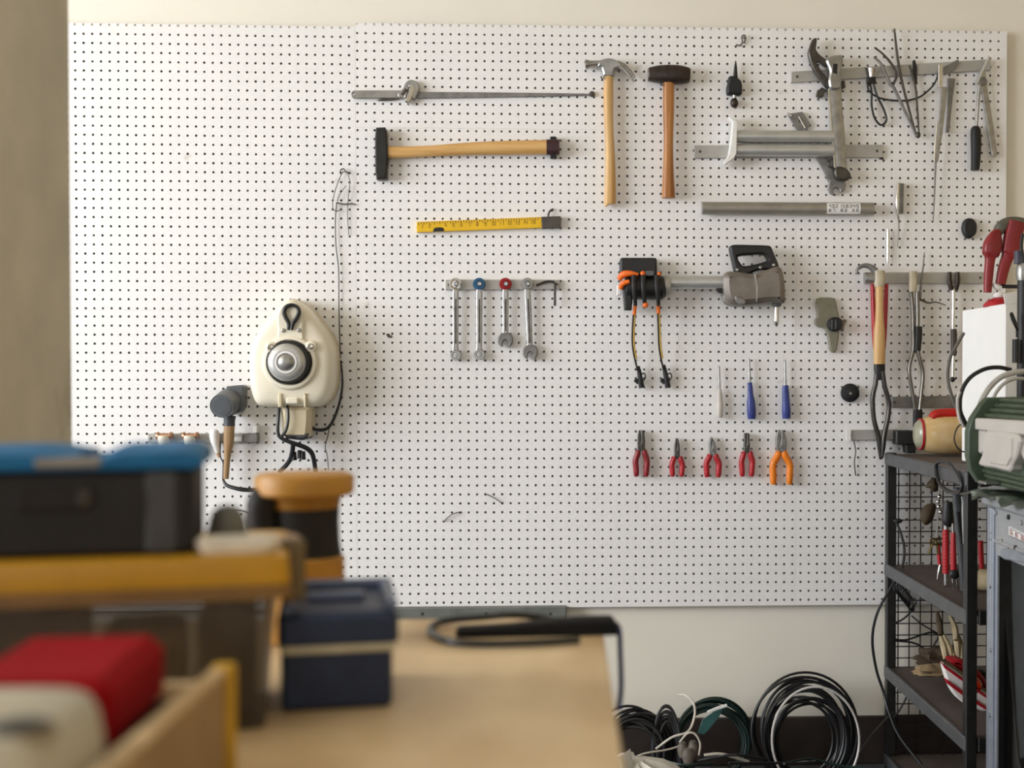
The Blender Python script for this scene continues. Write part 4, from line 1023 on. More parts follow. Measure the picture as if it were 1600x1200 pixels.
def wirebox(lo, hi):
    b = len(V)
    for x in (lo[0], hi[0]):
        for y in (lo[1], hi[1]):
            for z in (lo[2], hi[2]): V.append(Vector((x, y, z)))
    for q in ((0, 1, 3, 2), (4, 6, 7, 5), (0, 4, 5, 1), (2, 3, 7, 6), (0, 2, 6, 4), (1, 5, 7, 3)): Fc.append(tuple(b + i for i in q))
w = 0.0016
x = RX0 + 0.036
while x < RX1 - 0.03:
    wirebox((x - w, RY0 - 0.020, 0.03), (x + w, RY0 - 0.020 + 2 * w, 0.93)); x += 0.0337
z = 0.06
while z < 0.93:
    wirebox((RX0 + 0.02, RY0 - 0.0235, z - w), (RX1 - 0.02, RY0 - 0.0235 + 2 * w, z + w)); z += 0.0345
finish('wire_grid', V, Fc, IRON, t)

# bottle with red top on the rack
t = thing('plastic_bottle', 'cream plastic bottle with red handle lying on top of the black rack', 'bottle', (1.12, -0.14, 0.951))
bc = Vector((G(1492, 680, 3.86).x, -0.14, 0.951 + 0.060))
def brings(x0, x1, prof):
    return [[Vector((x0 + (x1 - x0) * f, bc.y + math.cos(2 * math.pi * k / 24) * 0.058 * r, 0.951 + 0.060 + math.copysign(abs(math.sin(2 * math.pi * k / 24)) ** 0.8, math.sin(2 * math.pi * k / 24)) * 0.060 * r)) for k in range(24)] for f, r in prof]
xl = G(1440, 680, 3.86).x; xr = xl + 0.19
loft('bottle_body', brings(xl, xr, [(0, .74), (0.03, .80), (0.1, .89), (0.2, .96), (0.32, 1.0), (0.8, 1.0), (0.95, .9), (1, .6)]), mat('amber_cream_content', '#dcc294', 0.22, var=0.15, scale=14, coat=0.4, hex2='#c9a66c'), t)
xd = G(1428, 680, 3.86).x
loft('end_dome', brings(xl + 0.003, xd, [(0, .76), (0.35, .72), (0.7, .60), (0.9, .42), (1.0, .2)]), mat('pale_green_plastic', '#a8a78f', 0.3, coat=0.3), t)
loft('red_band', brings(xl - 0.001, xl - 0.007, [(0, .78), (1, .765)]), RED, t)
tube('red_handle', [G(1456, 654, 3.84), G(1462, 648, 3.84), G(1478, 646, 3.84), G(1500, 646, 3.84), G(1512, 650, 3.84)], [0.013, 0.015, 0.015, 0.013], mat('bright_red_plastic', '#c4231c', 0.35), t, res=12)

# white box on the rack and red clamp on it
bx0, by0, by1, bz0, bz1 = G(1570, 600, 3.21).x, -0.79, -0.44, 0.952, 1.357
t = thing('white_carton', 'tall plain white carton standing on the black rack', 'carton', (bx0 + 0.1, -0.6, bz0))
box('carton_body', (bx0, by0, bz0), (bx0 + 0.19, by1, bz1), CARD, t, bev=0.002)
Mx = Matrix.Translation((bx0, 0, bz1)) @ Matrix.Rotation(math.radians(-14), 4, 'Y')
box('lid_flap', (0.0, by0, 0.0005), (0.11, by0 + 0.003, 0.028), CARD, t, bev=0.001, M=Matrix.Translation((bx0, 0, bz1 - 0.004)) @ Matrix.Rotation(math.radians(-10), 4, 'Y'))
D = 0.64
t = thing('red_clamp', 'dark red clamp with two long handles and grey arched head, above the carton', 'clamp', G(1544, 478, 3.36))
def base_dome():
    c = G(1544, 478, 3.36); c.z = bz1
    c.x = max(c.x, bx0 + 0.034)
    return c
c = base_dome()
lathe('dome_base', c, Vector((0, 0, 1)), [(0, 0.040), (0.006, 0.039), (0.016, 0.030), (0.022, 0.016), (0.024, 0.012)], RED, t, seg=28)
lathe('white_ring', c + Vector((0, 0, 0.024)), Vector((0, 0, 1)), [(0, 0.013), (0.006, 0.015), (0.012, 0.012)], WHITE, t, seg=18)
bar('handle', [(1543, 457, 6, D, 0.009), (1544.5, 430, 7, D, 0.011), (1547, 404, 8, D, 0.012), (1548, 398, 13, D, 0.016), (1551, 382, 14.5, D, 0.018), (1556, 366, 9, D, 0.014), (1560, 360, 4, D, 0.010)], DRED, t, e=3, n=3)
bar('handle', [(1563, 444, 7.5, D, 0.011), (1568, 420, 8.5, D, 0.012), (1574, 402, 9.5, D, 0.013), (1577, 396, 13, D, 0.017), (1582, 372, 14, D, 0.018), (1588, 347, 13.5, D, 0.018)], DRED, t, e=4, n=3)
bar('arched_head', [(1556, 372, 4, D - 0.01, 0.016), (1562, 358, 9, D - 0.01, 0.018), (1572, 349, 9, D - 0.01, 0.018), (1588, 346, 7, D - 0.01, 0.018), (1606, 350, 7, D - 0.01, 0.018)], mat('grey_green_metal', '#6f6c62', 0.45, 0.4), t, e=3)
bar('white_tip', [(1552, 443, 2.5, D, 0.006), (1557, 448, 5, D, 0.008), (1564, 450, 4, D, 0.008)], WHITE, t)
bar('blue_black_rod', [(1563, 447.5, 3, D, 0.005), (1600, 448, 3, D, 0.005)], mat('blue_black', '#25242c', 0.5), t, n=1)

# black pole in front of the carton
px_ = G(1600, 520, 3.1).x
t = thing('stand_pole', 'black metal pole at the right edge, in front of the carton', 'pole', (px_, -0.90, 0))
lathe('pole', (px_, -0.90, 0.012), Vector((0, 0, 1)), [(0, 0.016), (1.45, 0.016)], BLACK, t, seg=18)
lathe('foot', (px_, -0.90, 0), Vector((0, 0, 1)), [(0, 0.045), (0.008, 0.045), (0.014, 0.03), (0.02, 0.018)], BLACK, t, seg=24)
lathe('collar', (px_, -0.90, 1.405), Vector((0, 0, 1)), [(0, 0.018), (0.012, 0.020), (0.03, 0.020), (0.04, 0.016)], STEEL, t, seg=18)
bar('clamp_block', [(1592, 392, 6.5, 0.9, 0.012), (1592, 412, 7, 0.9, 0.012)], mat('blue_grey_block', '#4a4a58', 0.5), t, n=1, e=4)
bar('side_box', [(1587, 530, 4.5, 0.92, 0.010), (1587, 567, 4.8, 0.92, 0.010)], BLACK, t, n=1, e=4)
tube('side_strap', [G(1589, 527, 3.08), G(1588, 508, 3.08), G(1581, 490, 3.08), G(1580, 495, 3.07), G(1585, 506, 3.07), G(1590, 516, 3.08)], 0.003, CABLE, t)
tube('top_lead', [G(1598, 400, 3.08), G(1596, 385, 3.08), G(1598, 365, 3.08)], 0.004, CABLE, t)
# cable loops behind the green case
def gt(name, pts, r, m, label, Z=3.12, cat='cable'):
    return tube(name, [G(p[0], p[1], p[2] if len(p) > 2 else Z) for p in pts], r, m, label=label, cat=cat)
gt('cable_arc', [(1506, 520), (1494, 541), (1484, 562), (1481, 590), (1486, 615), (1496, 640), (1506, 660)], 0.0042, mat('grey_cable', '#6a6660', 0.4), 'grey cable arching left of the carton')
gt('cable_arc', [(1580, 578, 3.08), (1560, 574, 3.08), (1538, 577, 3.08), (1516, 590, 3.08), (1503, 611, 3.08), (1500, 640, 3.08), (1512, 668, 3.08)], 0.0050, CABLE, 'thick black cable arching over the green case', Z=3.08)
gt('cable_arc', [(1506, 668, 3.07), (1498, 650, 3.07), (1496, 625, 3.07), (1500, 612, 3.07)], 0.0036, mat('pale_cable', '#d2cdc8', 0.35), 'pale cable beside the left end of the green case', Z=3.07)
gt('clear_tube', [(1606, 580, 3.06), (1585, 582, 3.06), (1563, 590, 3.06), (1546, 606, 3.06), (1534, 626, 3.06), (1530, 640, 3.06)], 0.0068, CLEARC, 'thick clear tube bending down onto the green case', Z=3.06, cat='tube')
gt('clear_tube', [(1604, 592, 3.05), (1585, 592, 3.05), (1568, 600, 3.05), (1555, 616, 3.05), (1550, 634, 3.05)], 0.0042, CLEARC, 'thin clear tube bending down onto the green case', Z=3.05, cat='tube')
gt('thin_loop', [(1507, 660, 3.07), (1496, 668, 3.07), (1491, 684, 3.07), (1495, 698, 3.07), (1503, 705, 3.07), (1507, 706, 3.07)], 0.0018, CABLE, 'thin black wire loop left of the green case', Z=3.07)

# ================================================================== grey cabinet with green case on it
CX, CY0, CY1, CH = G(1541, 1000, 3.0).x, -1.0, -1.85, 0.917
def toX(u, v, h): return Vector((-h, u, v))
def extX(name, loops, x_back, x_front, m, parent=None, bev=0.001, px=True, **kw):
    """shape on a plane that faces left (towards -X); outlines in pixels measured on that plane"""
    if not isinstance(loops[0][0], (tuple, list, Vector)): loops = [loops]
    L2 = []
    for L in loops:
        o = []
        for p in L:
            if px:
                q = atX(p[0], p[1], x_front); o.append((q.y, q.z))
            else: o.append(p)
        L2.append(o)
    return prism2(name, L2, toX, -x_back, -x_front, m, parent, bev, **kw)
t = thing('grey_cabinet', 'grey metal cabinet with aluminium corner post and red print sticker, at right', 'cabinet', (1.2, -1.42, 0))
box('top_panel', (CX - 0.012, CY1, CH - 0.030), (1.5, CY0 + 0.006, CH), CABGREY, t, bev=0.006)
box('side_band', (CX, CY1, CH - 0.135), (CX + 0.012, CY0 - 0.012, CH - 0.030), CABGREY, t, bev=0.001)
box('band_fold', (CX - 0.004, CY1, CH - 0.108), (CX + 0.004, CY0 - 0.03, CH - 0.100), CABGREY, t, bev=0.002)
box('rear_panel', (CX + 0.01, CY0 - 0.010, 0.02), (1.49, CY0, CH - 0.03), IRON, t, bev=0.001)
box('right_panel', (1.48, CY1, 0.02), (1.49, CY0 - 0.01, CH - 0.03), mat('cabinet_inner_grey', '#808184', 0.7), t, bev=0.001)
box('floor_panel', (CX, CY1, 0.0), (1.49, CY0, 0.05), CABGREY, t, bev=0.004)
y = CY0 - 0.002
for wd, xo, m_ in ((0.018, 0.0, CABALU), (0.020, -0.004, CABALU), (0.005, 0.004, IRON), (0.016, -0.005, CABALU), (0.014, -0.001, CABALU)):
    box('corner_post', (CX + xo, y - wd + 0.001, 0.02), (CX + 0.006, y, CH - 0.125 if wd == 0.014 else CH - 0.032), m_, t, bev=0.0015)
    y -= wd
for px, py in ((1548, 912), (1549, 1012), (1548, 1114)):
    for dy, r in ((0, 0.0035), (6, 0.0024)):
        c = atX(px, py + dy, CX - 0.004)
        lathe('rivet', c, (-1, 0, 0), [(0, r), (0.002, r), (0.003, r * 0.4)], IRON if dy else CHROME, t, seg=10)
for px, py, m_ in ((1557, 801, CABGREY), (1577, 808, IRON), (1597, 817, CABGREY), (1566, 846, STEEL), (1579, 858, BRASS), (1588, 856, IRON)):
    c = atX(px, py, CX)
    lathe('rivet', c, (-1, 0, 0), [(0, 0.006), (0.004, 0.0055), (0.006, 0.002)], m_, t, seg=12)
cc = atX(1549, 838, CX - 0.003)
tube('wire_ring', [cc + Vector((0, 0.007 * math.cos(a), 0.009 * math.sin(a))) for a in [k * math.pi / 4 for k in range(8)]], 0.0012, DARKST, t, closed=True, n=3, res=6)
# sticker with red print
stq = [(1576, 822), (1608, 838), (1608, 852), (1576, 835.5)]
stk = extX('sticker', stq, CX + 0.001, CX - 0.002, CARD, t, bev=0.0003, label='white sticker with blue lines and red print')
for a, b in (((1577, 824.2), (1608, 840)), ((1577, 836.0), (1608, 850.5))):
    pa, pb = atX(*a, CX - 0.0026), atX(*b, CX - 0.0026)
    bx_ = [pa, pb, pb - Vector((0, 0, 0.0016)), pa - Vector((0, 0, 0.0016))]
    finish('sticker_line', bx_, [(0, 1, 2, 3)], mat('blue_ink', '#3b3a5c', 0.7), stk)
items = []
for k in range(9):
    if k in (2, 5): continue
    px = 1578.6 + k * 2.8; py = 831.2 + k * 1.42
    items.append((atX(px, py, CX - 0.0027), Vector((0, -1, 0)), Vector((0, 0, 1)), Vector((-0.0002, 0, 0)), 0.0048 * 1.3, 0.0085, (0, 6, 0, 8, 5, 0, 0, 6, 8)[k]))
figures('red_print', items, REDINK, stk)
# clear flap and wires in the cabinet opening
lugm = mat('clear_grey_flap', '#9aa2ad', 0.3, alpha=0.75)
extX('flap', [cr([(1563, 858), (1580, 857), (1600, 868), (1600, 880), (1584, 876), (1572, 875), (1563, 870)], 2, True)], CX + 0.006, CX - 0.006, lugm, t, bev=0.002)
extX('clear_sheet', [(1580, 874), (1604, 880), (1604, 1180), (1594, 1185), (1588, 1120), (1582, 980)], CX + 0.03, CX + 0.026, CLEAR, t, bev=0.0005)
extX('opening_shade_sheet', [(1556, 850), (1566, 874), (1571, 980), (1582, 1100), (1590, 1190), (1604, 1230), (1556, 1230)], CX + 0.045, CX + 0.04, mat('opening_shade_dark', '#2c2a27', 0.6), t, bev=0.0005)  # dark sheet standing in for the shade inside the cabinet opening
V, Fc = [], []
for k in range(7):
    yy = -1.13 - k * 0.036
    wirebox((1.20, yy - w, 0.1), (1.20 + 2 * w, yy + w, CH - 0.15))
for k in range(18):
    zz = 0.12 + k * 0.036
    wirebox((1.203, -1.36, zz - w), (1.203 + 2 * w, -1.02, zz + w))
finish('inner_wire_grid', V, Fc, IRON, t)

# crumpled green wrap between cabinet and case
rg = random.Random(3)
rings = []
N = 22
V, Fc = [], []
for i in range(N):
    yy = -0.965 - 0.034 * i
    row = []
    for j in range(9):
        f = j / 8
        X_ = CX - 0.049 + f * 0.30 + (rg.uniform(-0.008, 0.008) if j == 0 else 0)
        zz = CH + 0.004 + 0.016 * abs(noise.noise(Vector((i * 0.9, j * 0.8, 0.3)))) - (0.020 * rg.random() if j == 0 else 0.0)
        if j == 0 and i == 0: zz -= 0.0
        V.append(Vector((X_, yy, zz)))
for i in range(N - 1):
    for j in range(8):
        a = i * 9 + j
        Fc.append((a, a + 9, a + 10, a + 1))
o = finish('green_wrap', V, Fc, mat('dark_green_wrap', '#3f4a3d', 0.3, var=0.25, scale=40, spots=('#8b958a', 30, 0.62)), label='crumpled dark green plastic wrap on the grey cabinet, under the green case', cat='wrap', sharp=15)
o.modifiers.new('thickness', 'SOLIDIFY').thickness = 0.003

Zf = 3.02
t = thing('green_case', 'dark green ribbed case with pale latch panel, on the grey cabinet', 'case', (1.05, -1.3, CH + 0.022))
z0, z1 = CH + 0.022, 1.133
xs = CX - 0.010
prof = [(xs + 0.30, z0), (xs + 0.012, z0), (xs, z0 + 0.032), (xs, 1.084), (xs + 0.045, z1 - 0.004), (xs + 0.30, z1)]
def toY(u, v, h): return Vector((u, -h, v))
prism2('case_body', [prof], toY, 1.0, 1.75, GREENC, t, bev=0.004)
fl = [(CX + a, b) for a, b in ((-0.022, z0 - 0.001), (-0.041, z0 + 0.028), (-0.048, z0 + 0.06), (-0.048, 1.055), (-0.039, 1.085), (-0.017, 1.118), (-0.002, 1.132), (0.27, 1.136), (0.27, z0))]
prism2('end_flange', [fl], toY, 0.985, 1.012, mat('green_flange', '#43523f', 0.5, var=0.08), t, bev=0.003)
for k in range(4):                  # ribs on the two sloping shoulders
    f = (k + 0.5) / 4
    c = Vector((xs + 0.045 * f, 0, 1.084 + (z1 - 1.088) * f)) + Vector((-0.002, 0, 0.002))
    tube('rib', [c + Vector((0, -1.0, 0)), c + Vector((0, -1.75, 0))], 0.005, GREENC, t, smooth=False, res=8)
for k in range(3):
    f = (k + 0.4) / 3
    c = Vector((xs + 0.012 * (1 - f), 0, z0 + 0.034 * f)) + Vector((-0.003, 0, -0.0))
    tube('rib', [c + Vector((0, -1.0, 0)), c + Vector((0, -1.75, 0))], 0.0055, GREENC, t, smooth=False, res=8)
pl = thing_part = None
extX('latch_cover', [(1514.5, 670), (1519, 653), (1600, 658), (1640, 661), (1640, 688), (1600, 680)], xs + 0.002, xs - 0.022, LPLAST, t, bev=0.003)
extX('latch_box', [(1519, 669), (1538, 672), (1538, 708), (1530, 709), (1519, 705)], xs + 0.002, xs - 0.014, LPLAST, t, bev=0.004)
extX('latch_flap', [cr([(1541, 672), (1590, 680), (1590, 700), (1586, 716), (1580, 727), (1576, 737), (1552, 731), (1529, 727), (1533, 712), (1538, 696)], 2, True)], xs + 0.002, xs - 0.024, LPLAST, t, bev=0.004)
extX('flap_panel', [(1549, 681), (1580, 685), (1579, 715), (1572, 728), (1546, 724)], xs - 0.02, xs - 0.028, LPLAST, t, bev=0.002)
extX('latch_box', [(1593, 682), (1640, 690), (1640, 740), (1600, 722), (1593, 705)], xs + 0.002, xs - 0.014, LPLAST, t, bev=0.004)
c = atX(1529, 752.5, CX - 0.042)
box('small_bracket', c + Vector((-0.001, -0.05, -0.003)), c + Vector((0.03, 0.0, 0.003)), STEEL, None, bev=0.001, label='small grey metal strip poking out under the green case', cat='bracket')

# ================================================================== things in the rack
Zt = 3.54
dT = CAM_D - Zt
t = thing('red_loppers', 'lopper with black grip and long red ribbed sleeve, standing in the rack', 'lopper', G(1478, 915, Zt))
bar('black_grip', [(1482, 784, 8, dT, 0.012), (1481.5, 795, 9.5, dT, 0.015), (1480.5, 815, 9.5, dT, 0.015), (1478.5, 822, 5.5, dT, 0.010)], BLACK, t)
bar('collar', [(1478.5, 820, 4.5, dT, 0.008), (1478.5, 829, 4.5, dT, 0.008)], STEEL, t, n=1)
bar('red_sleeve', [(1478, 827, 5.4, dT, 0.009), (1478, 860, 5.6, dT, 0.010), (1478, 896, 5.2, dT, 0.009)], RED, t)
for k in range(12):
    py = 833 + k * 5.4
    lathe('sleeve_rib', G(1478, py, Zt), Vector((0, 0, -1)), [(0, 5.7 * S(dT)), (0.002, 6.1 * S(dT)), (0.004, 5.7 * S(dT))], RED, t, seg=14)
bar('steel_end', [(1478, 894, 3.4, dT, 0.006), (1478, 914, 3.4, dT, 0.006)], STEEL, t, n=1)
t = thing('red_handled_shears', 'shears with red handle and bright tips, standing behind the loppers', 'shears', G(1492, 922, 3.47))
d2 = 0.53
bar('red_handle', [(1489.5, 832, 3.6, d2, 0.008), (1489.5, 860, 4.6, d2, 0.009), (1490, 890, 5, d2, 0.009)], RED, t)
bar('shank', [(1489, 818, 2.2, d2, 0.004), (1489.5, 834, 2.4, d2, 0.004)], STEEL, t, n=1)
ball('pivot', G(1491, 897, 3.47), 0.014, BLACK, t, sc=(1, .7, 1))
for dx in (-2.5, 2.5):
    bar('tip', [(1491 + dx, 898, 2.0, d2, 0.004), (1492 + dx * 1.2, 908, 2.0, d2, 0.004), (1492 + dx, 921, 1.0, d2, 0.003)], CHROME, t)
t = thing('dark_pry_bar', 'dark grey pry bar leaning in the rack behind the front post', 'pry bar', G(1508, 925, 3.45))
d3 = 0.55
bar('shank', [(1495, 770, 7, d3, 0.010), (1498, 800, 8, d3, 0.011), (1503, 850, 8, d3, 0.011), (1509, 922, 8.5, d3, 0.011)], mat('dark_grey_plastic', '#46484a', 0.5), t, e=3)
bar('head', [(1492, 772, 5, d3, 0.008), (1497, 768, 8, d3, 0.010), (1502, 778, 6, d3, 0.009)], GREYP, t)
tube('black_rod', [G(1496, 800, 3.44), G(1499, 825, 3.44), G(1503, 850, 3.44)], 0.004, CABLE, t)
t = thing('wrapped_blade', 'shiny plastic wrapped blade hanging inside the front post of the rack', 'blade', G(1508, 852, 3.4))
bar('wrap', [(1505, 775, 4, 0.6, 0.004), (1508, 785, 5.5, 0.6, 0.005), (1507.5, 805, 5, 0.6, 0.005), (1508, 850, 3.5, 0.6, 0.004)], mat('shiny_wrap', '#b7babd', 0.2, 0.5), t, e=3)
t = thing('key_bunch', 'bunch of small brass keys and beads hanging in the rack', 'keys', G(1463, 856, 3.62))
tube('bead_chain', [G(1468, 742, 3.62), G(1467, 780, 3.62), G(1465, 815, 3.62), G(1463, 840, 3.62)], 0.0022, STEEL, t, res=6)
for k, (px, py) in enumerate(((1468, 776), (1466, 784), (1467, 792), (1470, 800))):
    ball('bead', G(px, py, 3.61), 0.0065, CHROME, t, seg=10, rings=6)
for k, a in enumerate((-22, 4, 26)):
    c = G(1463 + a * 0.12, 841, 3.615 + 0.004 * k)
    dr = Vector((math.sin(math.radians(a)), 0, -math.cos(math.radians(a))))
    loopv = [c + dr * 0.010 + Vector((math.cos(q), 0, math.sin(q))) * 0.009 for q in [i * math.pi / 4 for i in range(8)]]
    tube('key', loopv, 0.0025, BRASS, t, closed=True, n=2, res=6)
    tube('key_blade', [c + dr * 0.018, c + dr * 0.045], 0.003, BRASS, t, smooth=False, res=6)
t = thing('red_scissors', 'small red handled snips with bright hook, left of the loppers', 'snips', G(1467, 906, 3.64))
bar('red_handle', [(1466.5, 850, 2.6, 0.36, 0.005), (1467, 866, 3.4, 0.36, 0.006), (1468.5, 882, 3, 0.36, 0.006)], RED, t)
bar('bright_hook', [(1469, 882, 2, 0.36, 0.004), (1467, 894, 2.4, 0.36, 0.004), (1464.5, 906, 1.2, 0.36, 0.003)], CHROME, t)
tube('cable_loop', [atX(a, b, 0.957) for a, b in ((1473, 720.5), (1464, 724), (1463, 740), (1469, 757), (1480, 766), (1493, 770), (1502, 766), (1502, 752), (1494, 736), (1484, 724))], 0.0048, CABLE, None, closed=True, label='black cable loop hanging from the top shelf of the rack', cat='cable')
def leaf(label, pts, d):
    L = cr(pts, 3, True)
    V = [W(p[0], p[1], d) for p in L]
    c = sum(V, Vector()) / len(V) + OUT * 0.012
    n = len(V)
    V2 = V + [c]
    o = finish('dry_leaf', V2, [(i, (i + 1) % n, n) for i in range(n)], LEAF, label=label, cat='leaf', group='dry leaves in the rack', sharp=60)
    o.modifiers.new('thickness', 'SOLIDIFY').thickness = 0.003
    return o
leaf('upper dry brown leaf with torn edge, hanging in the rack', [(1446, 760), (1452, 752), (1460, 746), (1466, 757), (1465, 766), (1457, 767), (1452, 761)], 0.35)
leaf('lower oval dry brown leaf hanging in the rack', [(1438, 806), (1442, 793), (1452, 787), (1461, 788), (1460, 800), (1455, 814), (1446, 820), (1440, 814)], 0.35)
# low shelves
t = thing('striped_helmet', 'white and red striped helmet lying on the lowest visible rack shelf', 'helmet', G(1510, 1100, 3.5))
d4 = 0.50
ext('shell', [cr([(1473, 1038), (1480, 1040), (1492, 1047), (1510, 1060), (1545, 1086), (1545, 1112), (1520, 1106), (1503, 1097), (1490, 1084), (1481, 1066)], 2, True)], d4 + 0.055, d4 + 0.08, WHITE, t, bev=0.004)
for a in ([(1473, 1037), (1476, 1038.5), (1545, 1089), (1545, 1094), (1506, 1066), (1476, 1044)], [(1479, 1062), (1482, 1063.5), (1506, 1081), (1545, 1107), (1545, 1112), (1506, 1088), (1482, 1070)]):
    ext('red_stripe', a, d4 + 0.06, d4 + 0.086, RED, t, bev=0.001)
ext('dark_lining', [(1476, 1036), (1490, 1040), (1545, 1080), (1545, 1086), (1510, 1060), (1490, 1046)], d4 + 0.03, d4 + 0.076, mat('tan_edge', '#8c7a5c', 0.6), t, bev=0.003)
ext('red_back', [cr([(1486, 1034), (1504, 1032), (1530, 1048), (1545, 1070), (1545, 1080), (1516, 1060), (1496, 1044)], 2, True)], d4 - 0.01, d4 + 0.05, RED, t, bev=0.006)
t = thing('red_reflector', 'orange red reflector lens between the rack post and the cabinet', 'reflector', G(1530, 1087, 3.42))
ext('lens', [cr([(1522, 1056), (1530, 1060), (1536, 1070), (1535, 1080), (1528, 1087), (1522, 1082)], 2, True)], 0.53, 0.58, mat('red_lens', '#d23a1c', 0.15, coat=0.6), t, bev=0.006)
ext('mount', [(1515, 1052), (1542, 1052), (1542, 1120), (1515, 1120)], 0.49, 0.535, BLACK, t, bev=0.004)
bar('red_strap', [(1521, 1106, 5, 0.56, 0.006), (1530, 1120, 5.5, 0.56, 0.006), (1542, 1138, 5.5, 0.56, 0.006)], DRED, None, e=4, label='slanting dark red strap low behind the rack post', cat='strap')
o = ball('brown_rag', G(1462, 1030, 3.75), 0.05, BROWNRAG, sc=(1.1, .9, 0.62), seg=24, rings=16, jit=0.6, freq=2.4, label='crumpled brown rag at the back of the rack shelf', cat='rag', sharp=60)
o = ball('tan_glove', G(1459, 1047, 3.62), 0.034, mat('tan_cloth', '#8a7455', 0.9), sc=(1.5, 1.0, 0.5), seg=20, rings=12, jit=0.6, freq=2.0, label='folded tan cloth in front of the brown rag', cat='cloth', sharp=60)
t = thing('straw_bundle', 'bundle of dry straw stalks standing on the low rack shelf', 'straw', G(1490, 1040, 3.68))
rg = random.Random(5)
for k, (xa, ya, xb, yb) in enumerate(((1464, 955, 1470, 992), (1468, 990, 1478, 1030), (1472, 988, 1488, 1032), (1484, 962, 1494, 1000), (1488, 965, 1498, 1032), (1494, 985, 1502, 1030), (1480, 1000, 1492, 1030), (1500, 1000, 1498, 1036))):
    tube('stalk', [G(xa, ya, 3.68), G((xa + xb) / 2 + rg.uniform(-3, 3), (ya + yb) / 2, 3.66), G(xb, yb, 3.64)], [0.004, 0.010, 0.008], STRAW if k else BROWNRAG, t)
o = ball('pale_bag', G(1518, 1133, 3.45), 0.032, mat('pale_bag', '#9b958c', 0.7), sc=(1.8, 1.1, 0.5), seg=20, rings=12, jit=0.5, freq=2.2, label='pale crumpled bag low in the rack beside the front post', cat='bag', sharp=60)
bar('red_canister', [(1532, 845, 4.2, 0.42, 0.008), (1533, 870, 4.4, 0.42, 0.008), (1534.5, 893, 4, 0.42, 0.008)], RED, None, label='slim red canister between rack post and grey cabinet', cat='canister')
t = thing('tape_roll', 'tan roll standing on the rack shelf between post and cabinet', 'roll', G(1533, 938, 3.5))
trc = G(1530, 925, 3.45); trc.z = 0.618 + 0.029
lathe('outer', trc, Vector((1, -0.6, 0)), [(0, 0.028), (0.03, 0.028)], STRAW, t, seg=20)
lathe('core', trc + Vector((0.026, -0.016, 0)), Vector((1, -0.6, 0)), [(0, 0.014), (0.004, 0.014)], WHITE, t, seg=16)

# cables on and around the rack
tube('power_cable', [W(1400, 815, .075), W(1408, 835, .09), W(1413, 860, .10), W(1408, 890, .11), W(1388, 925, .12), W(1370, 960, .12), W(1363, 1000, .11), W(1369, 1045, .10), W(1380, 1080, .10), W(1388, 1110, .12), W(1405, 1150, .15), W(1440, 1195, .2)], 0.0042, CABLE, None, label='black power cable hanging in front of the rack grid', cat='cable')
ball('cable_plug', W(1403, 814, .075), 0.011, RUBBER, sc=(1.3, .8, .7), seg=12, rings=8, label='small black plug at the top of the hanging power cable', cat='plug')
V = []
for k in range(90):
    a = k * 2 * math.pi / 10
    f = k / 89
    c = W(1398 + 27 * f, 912 + 33 * f, .07)
    V.append(c + Vector((math.cos(a) * 0.008, math.sin(a) * 0.006, math.sin(a) * 0.020)))
tube('coiled_cord', V, 0.0026, CABLE, None, smooth=False, res=6, label='black coiled cord behind the middle shelf of the rack', cat='cord')
for pts, lab, r in (([(1432, 940), (1424, 955), (1410, 968), (1394, 975)], 'thin black cable slanting from the coiled cord to the post', .003),
                    ([(1424, 962), (1440, 975), (1455, 984), (1470, 992)], 'thin black cable slanting right behind the rack grid', .0022),
                    ([(1393, 998), (1415, 1000), (1440, 992), (1456, 988), (1466, 994), (1458, 1010)], 'wavy black cable crossing the rack grid', .003),
                    ([(1395, 1001), (1425, 1004), (1442, 1012), (1450, 1024)], 'short black cable curving down beside the brown rag', .003),
                    ([(1394, 1122), (1404, 1112), (1412, 1098), (1417, 1088)], 'short dark cable below the low rack shelf', .003)):
    wtube('thin_cable', pts, r / S(), CABLE, None, d=0.07, label=lab, cat='cable')

# ================================================================== cables on the floor
def coil(name, cx, cy, rx, ry, turns, r, m, label, d0=0.05, spread=0.05, jit=0.1, seed=1, hole=0.55):
    rg = random.Random(seed)
    n = 24
    Q = []
    for k in range(turns + 1):
        sc = hole + (1 - hole) * rg.random()
        Q.append((sc * rg.uniform(0.93, 1.06), sc * rg.uniform(0.95, 1.05), rg.uniform(-jit, jit) * rx, (1 - sc) * ry * 0.72 + rg.uniform(-jit, jit) * 0.3 * ry, d0 + spread * rg.random(), rg.uniform(-0.03, 0.03)))
    P = []
    ph = -math.pi / 2 + rg.uniform(-0.5, 0.5)
    for k in range(turns):
        for i in range(n):
            a = ph + 2 * math.pi * i / n
            f = i / n
            f = f * f * (3 - 2 * f)
            sx, sy, ox, oy, dd, til = (u * (1 - f) + v * f for u, v in zip(Q[k], Q[k + 1]))
            p = W(cx + ox + rx * sx * math.cos(a), min(cy + oy - ry * sy * math.sin(a), 1204), 0)
            z = max(p.z, r + 0.002)
            P.append(Vector((p.x, -max(0.012 + r, dd + 0.03 * (1 - z / 0.35) + til * math.cos(a)), z)))
    return tube(name, P, r, m, None, n=2, res=6, label=label, cat='cable')
coil('cable_coil', 1248, 1120, 77, 85, 17, 0.0044, CABLE, 'big upright coil of black cable leaning on the wall by the rack', seed=3, spread=0.07, hole=0.58, jit=0.13)
coil('cable_coil', 1108, 1138, 61, 62, 13, 0.0046, GREENCAB, 'dark green cable coil leaning on the wall, left of the big black coil', seed=8, hole=0.78, jit=0.05)
coil('cable_coil', 988, 1140, 60, 66, 14, 0.0044, CABLE, 'black cable coil on the floor just right of the bench corner', seed=5, d0=0.1, hole=0.55, jit=0.14)
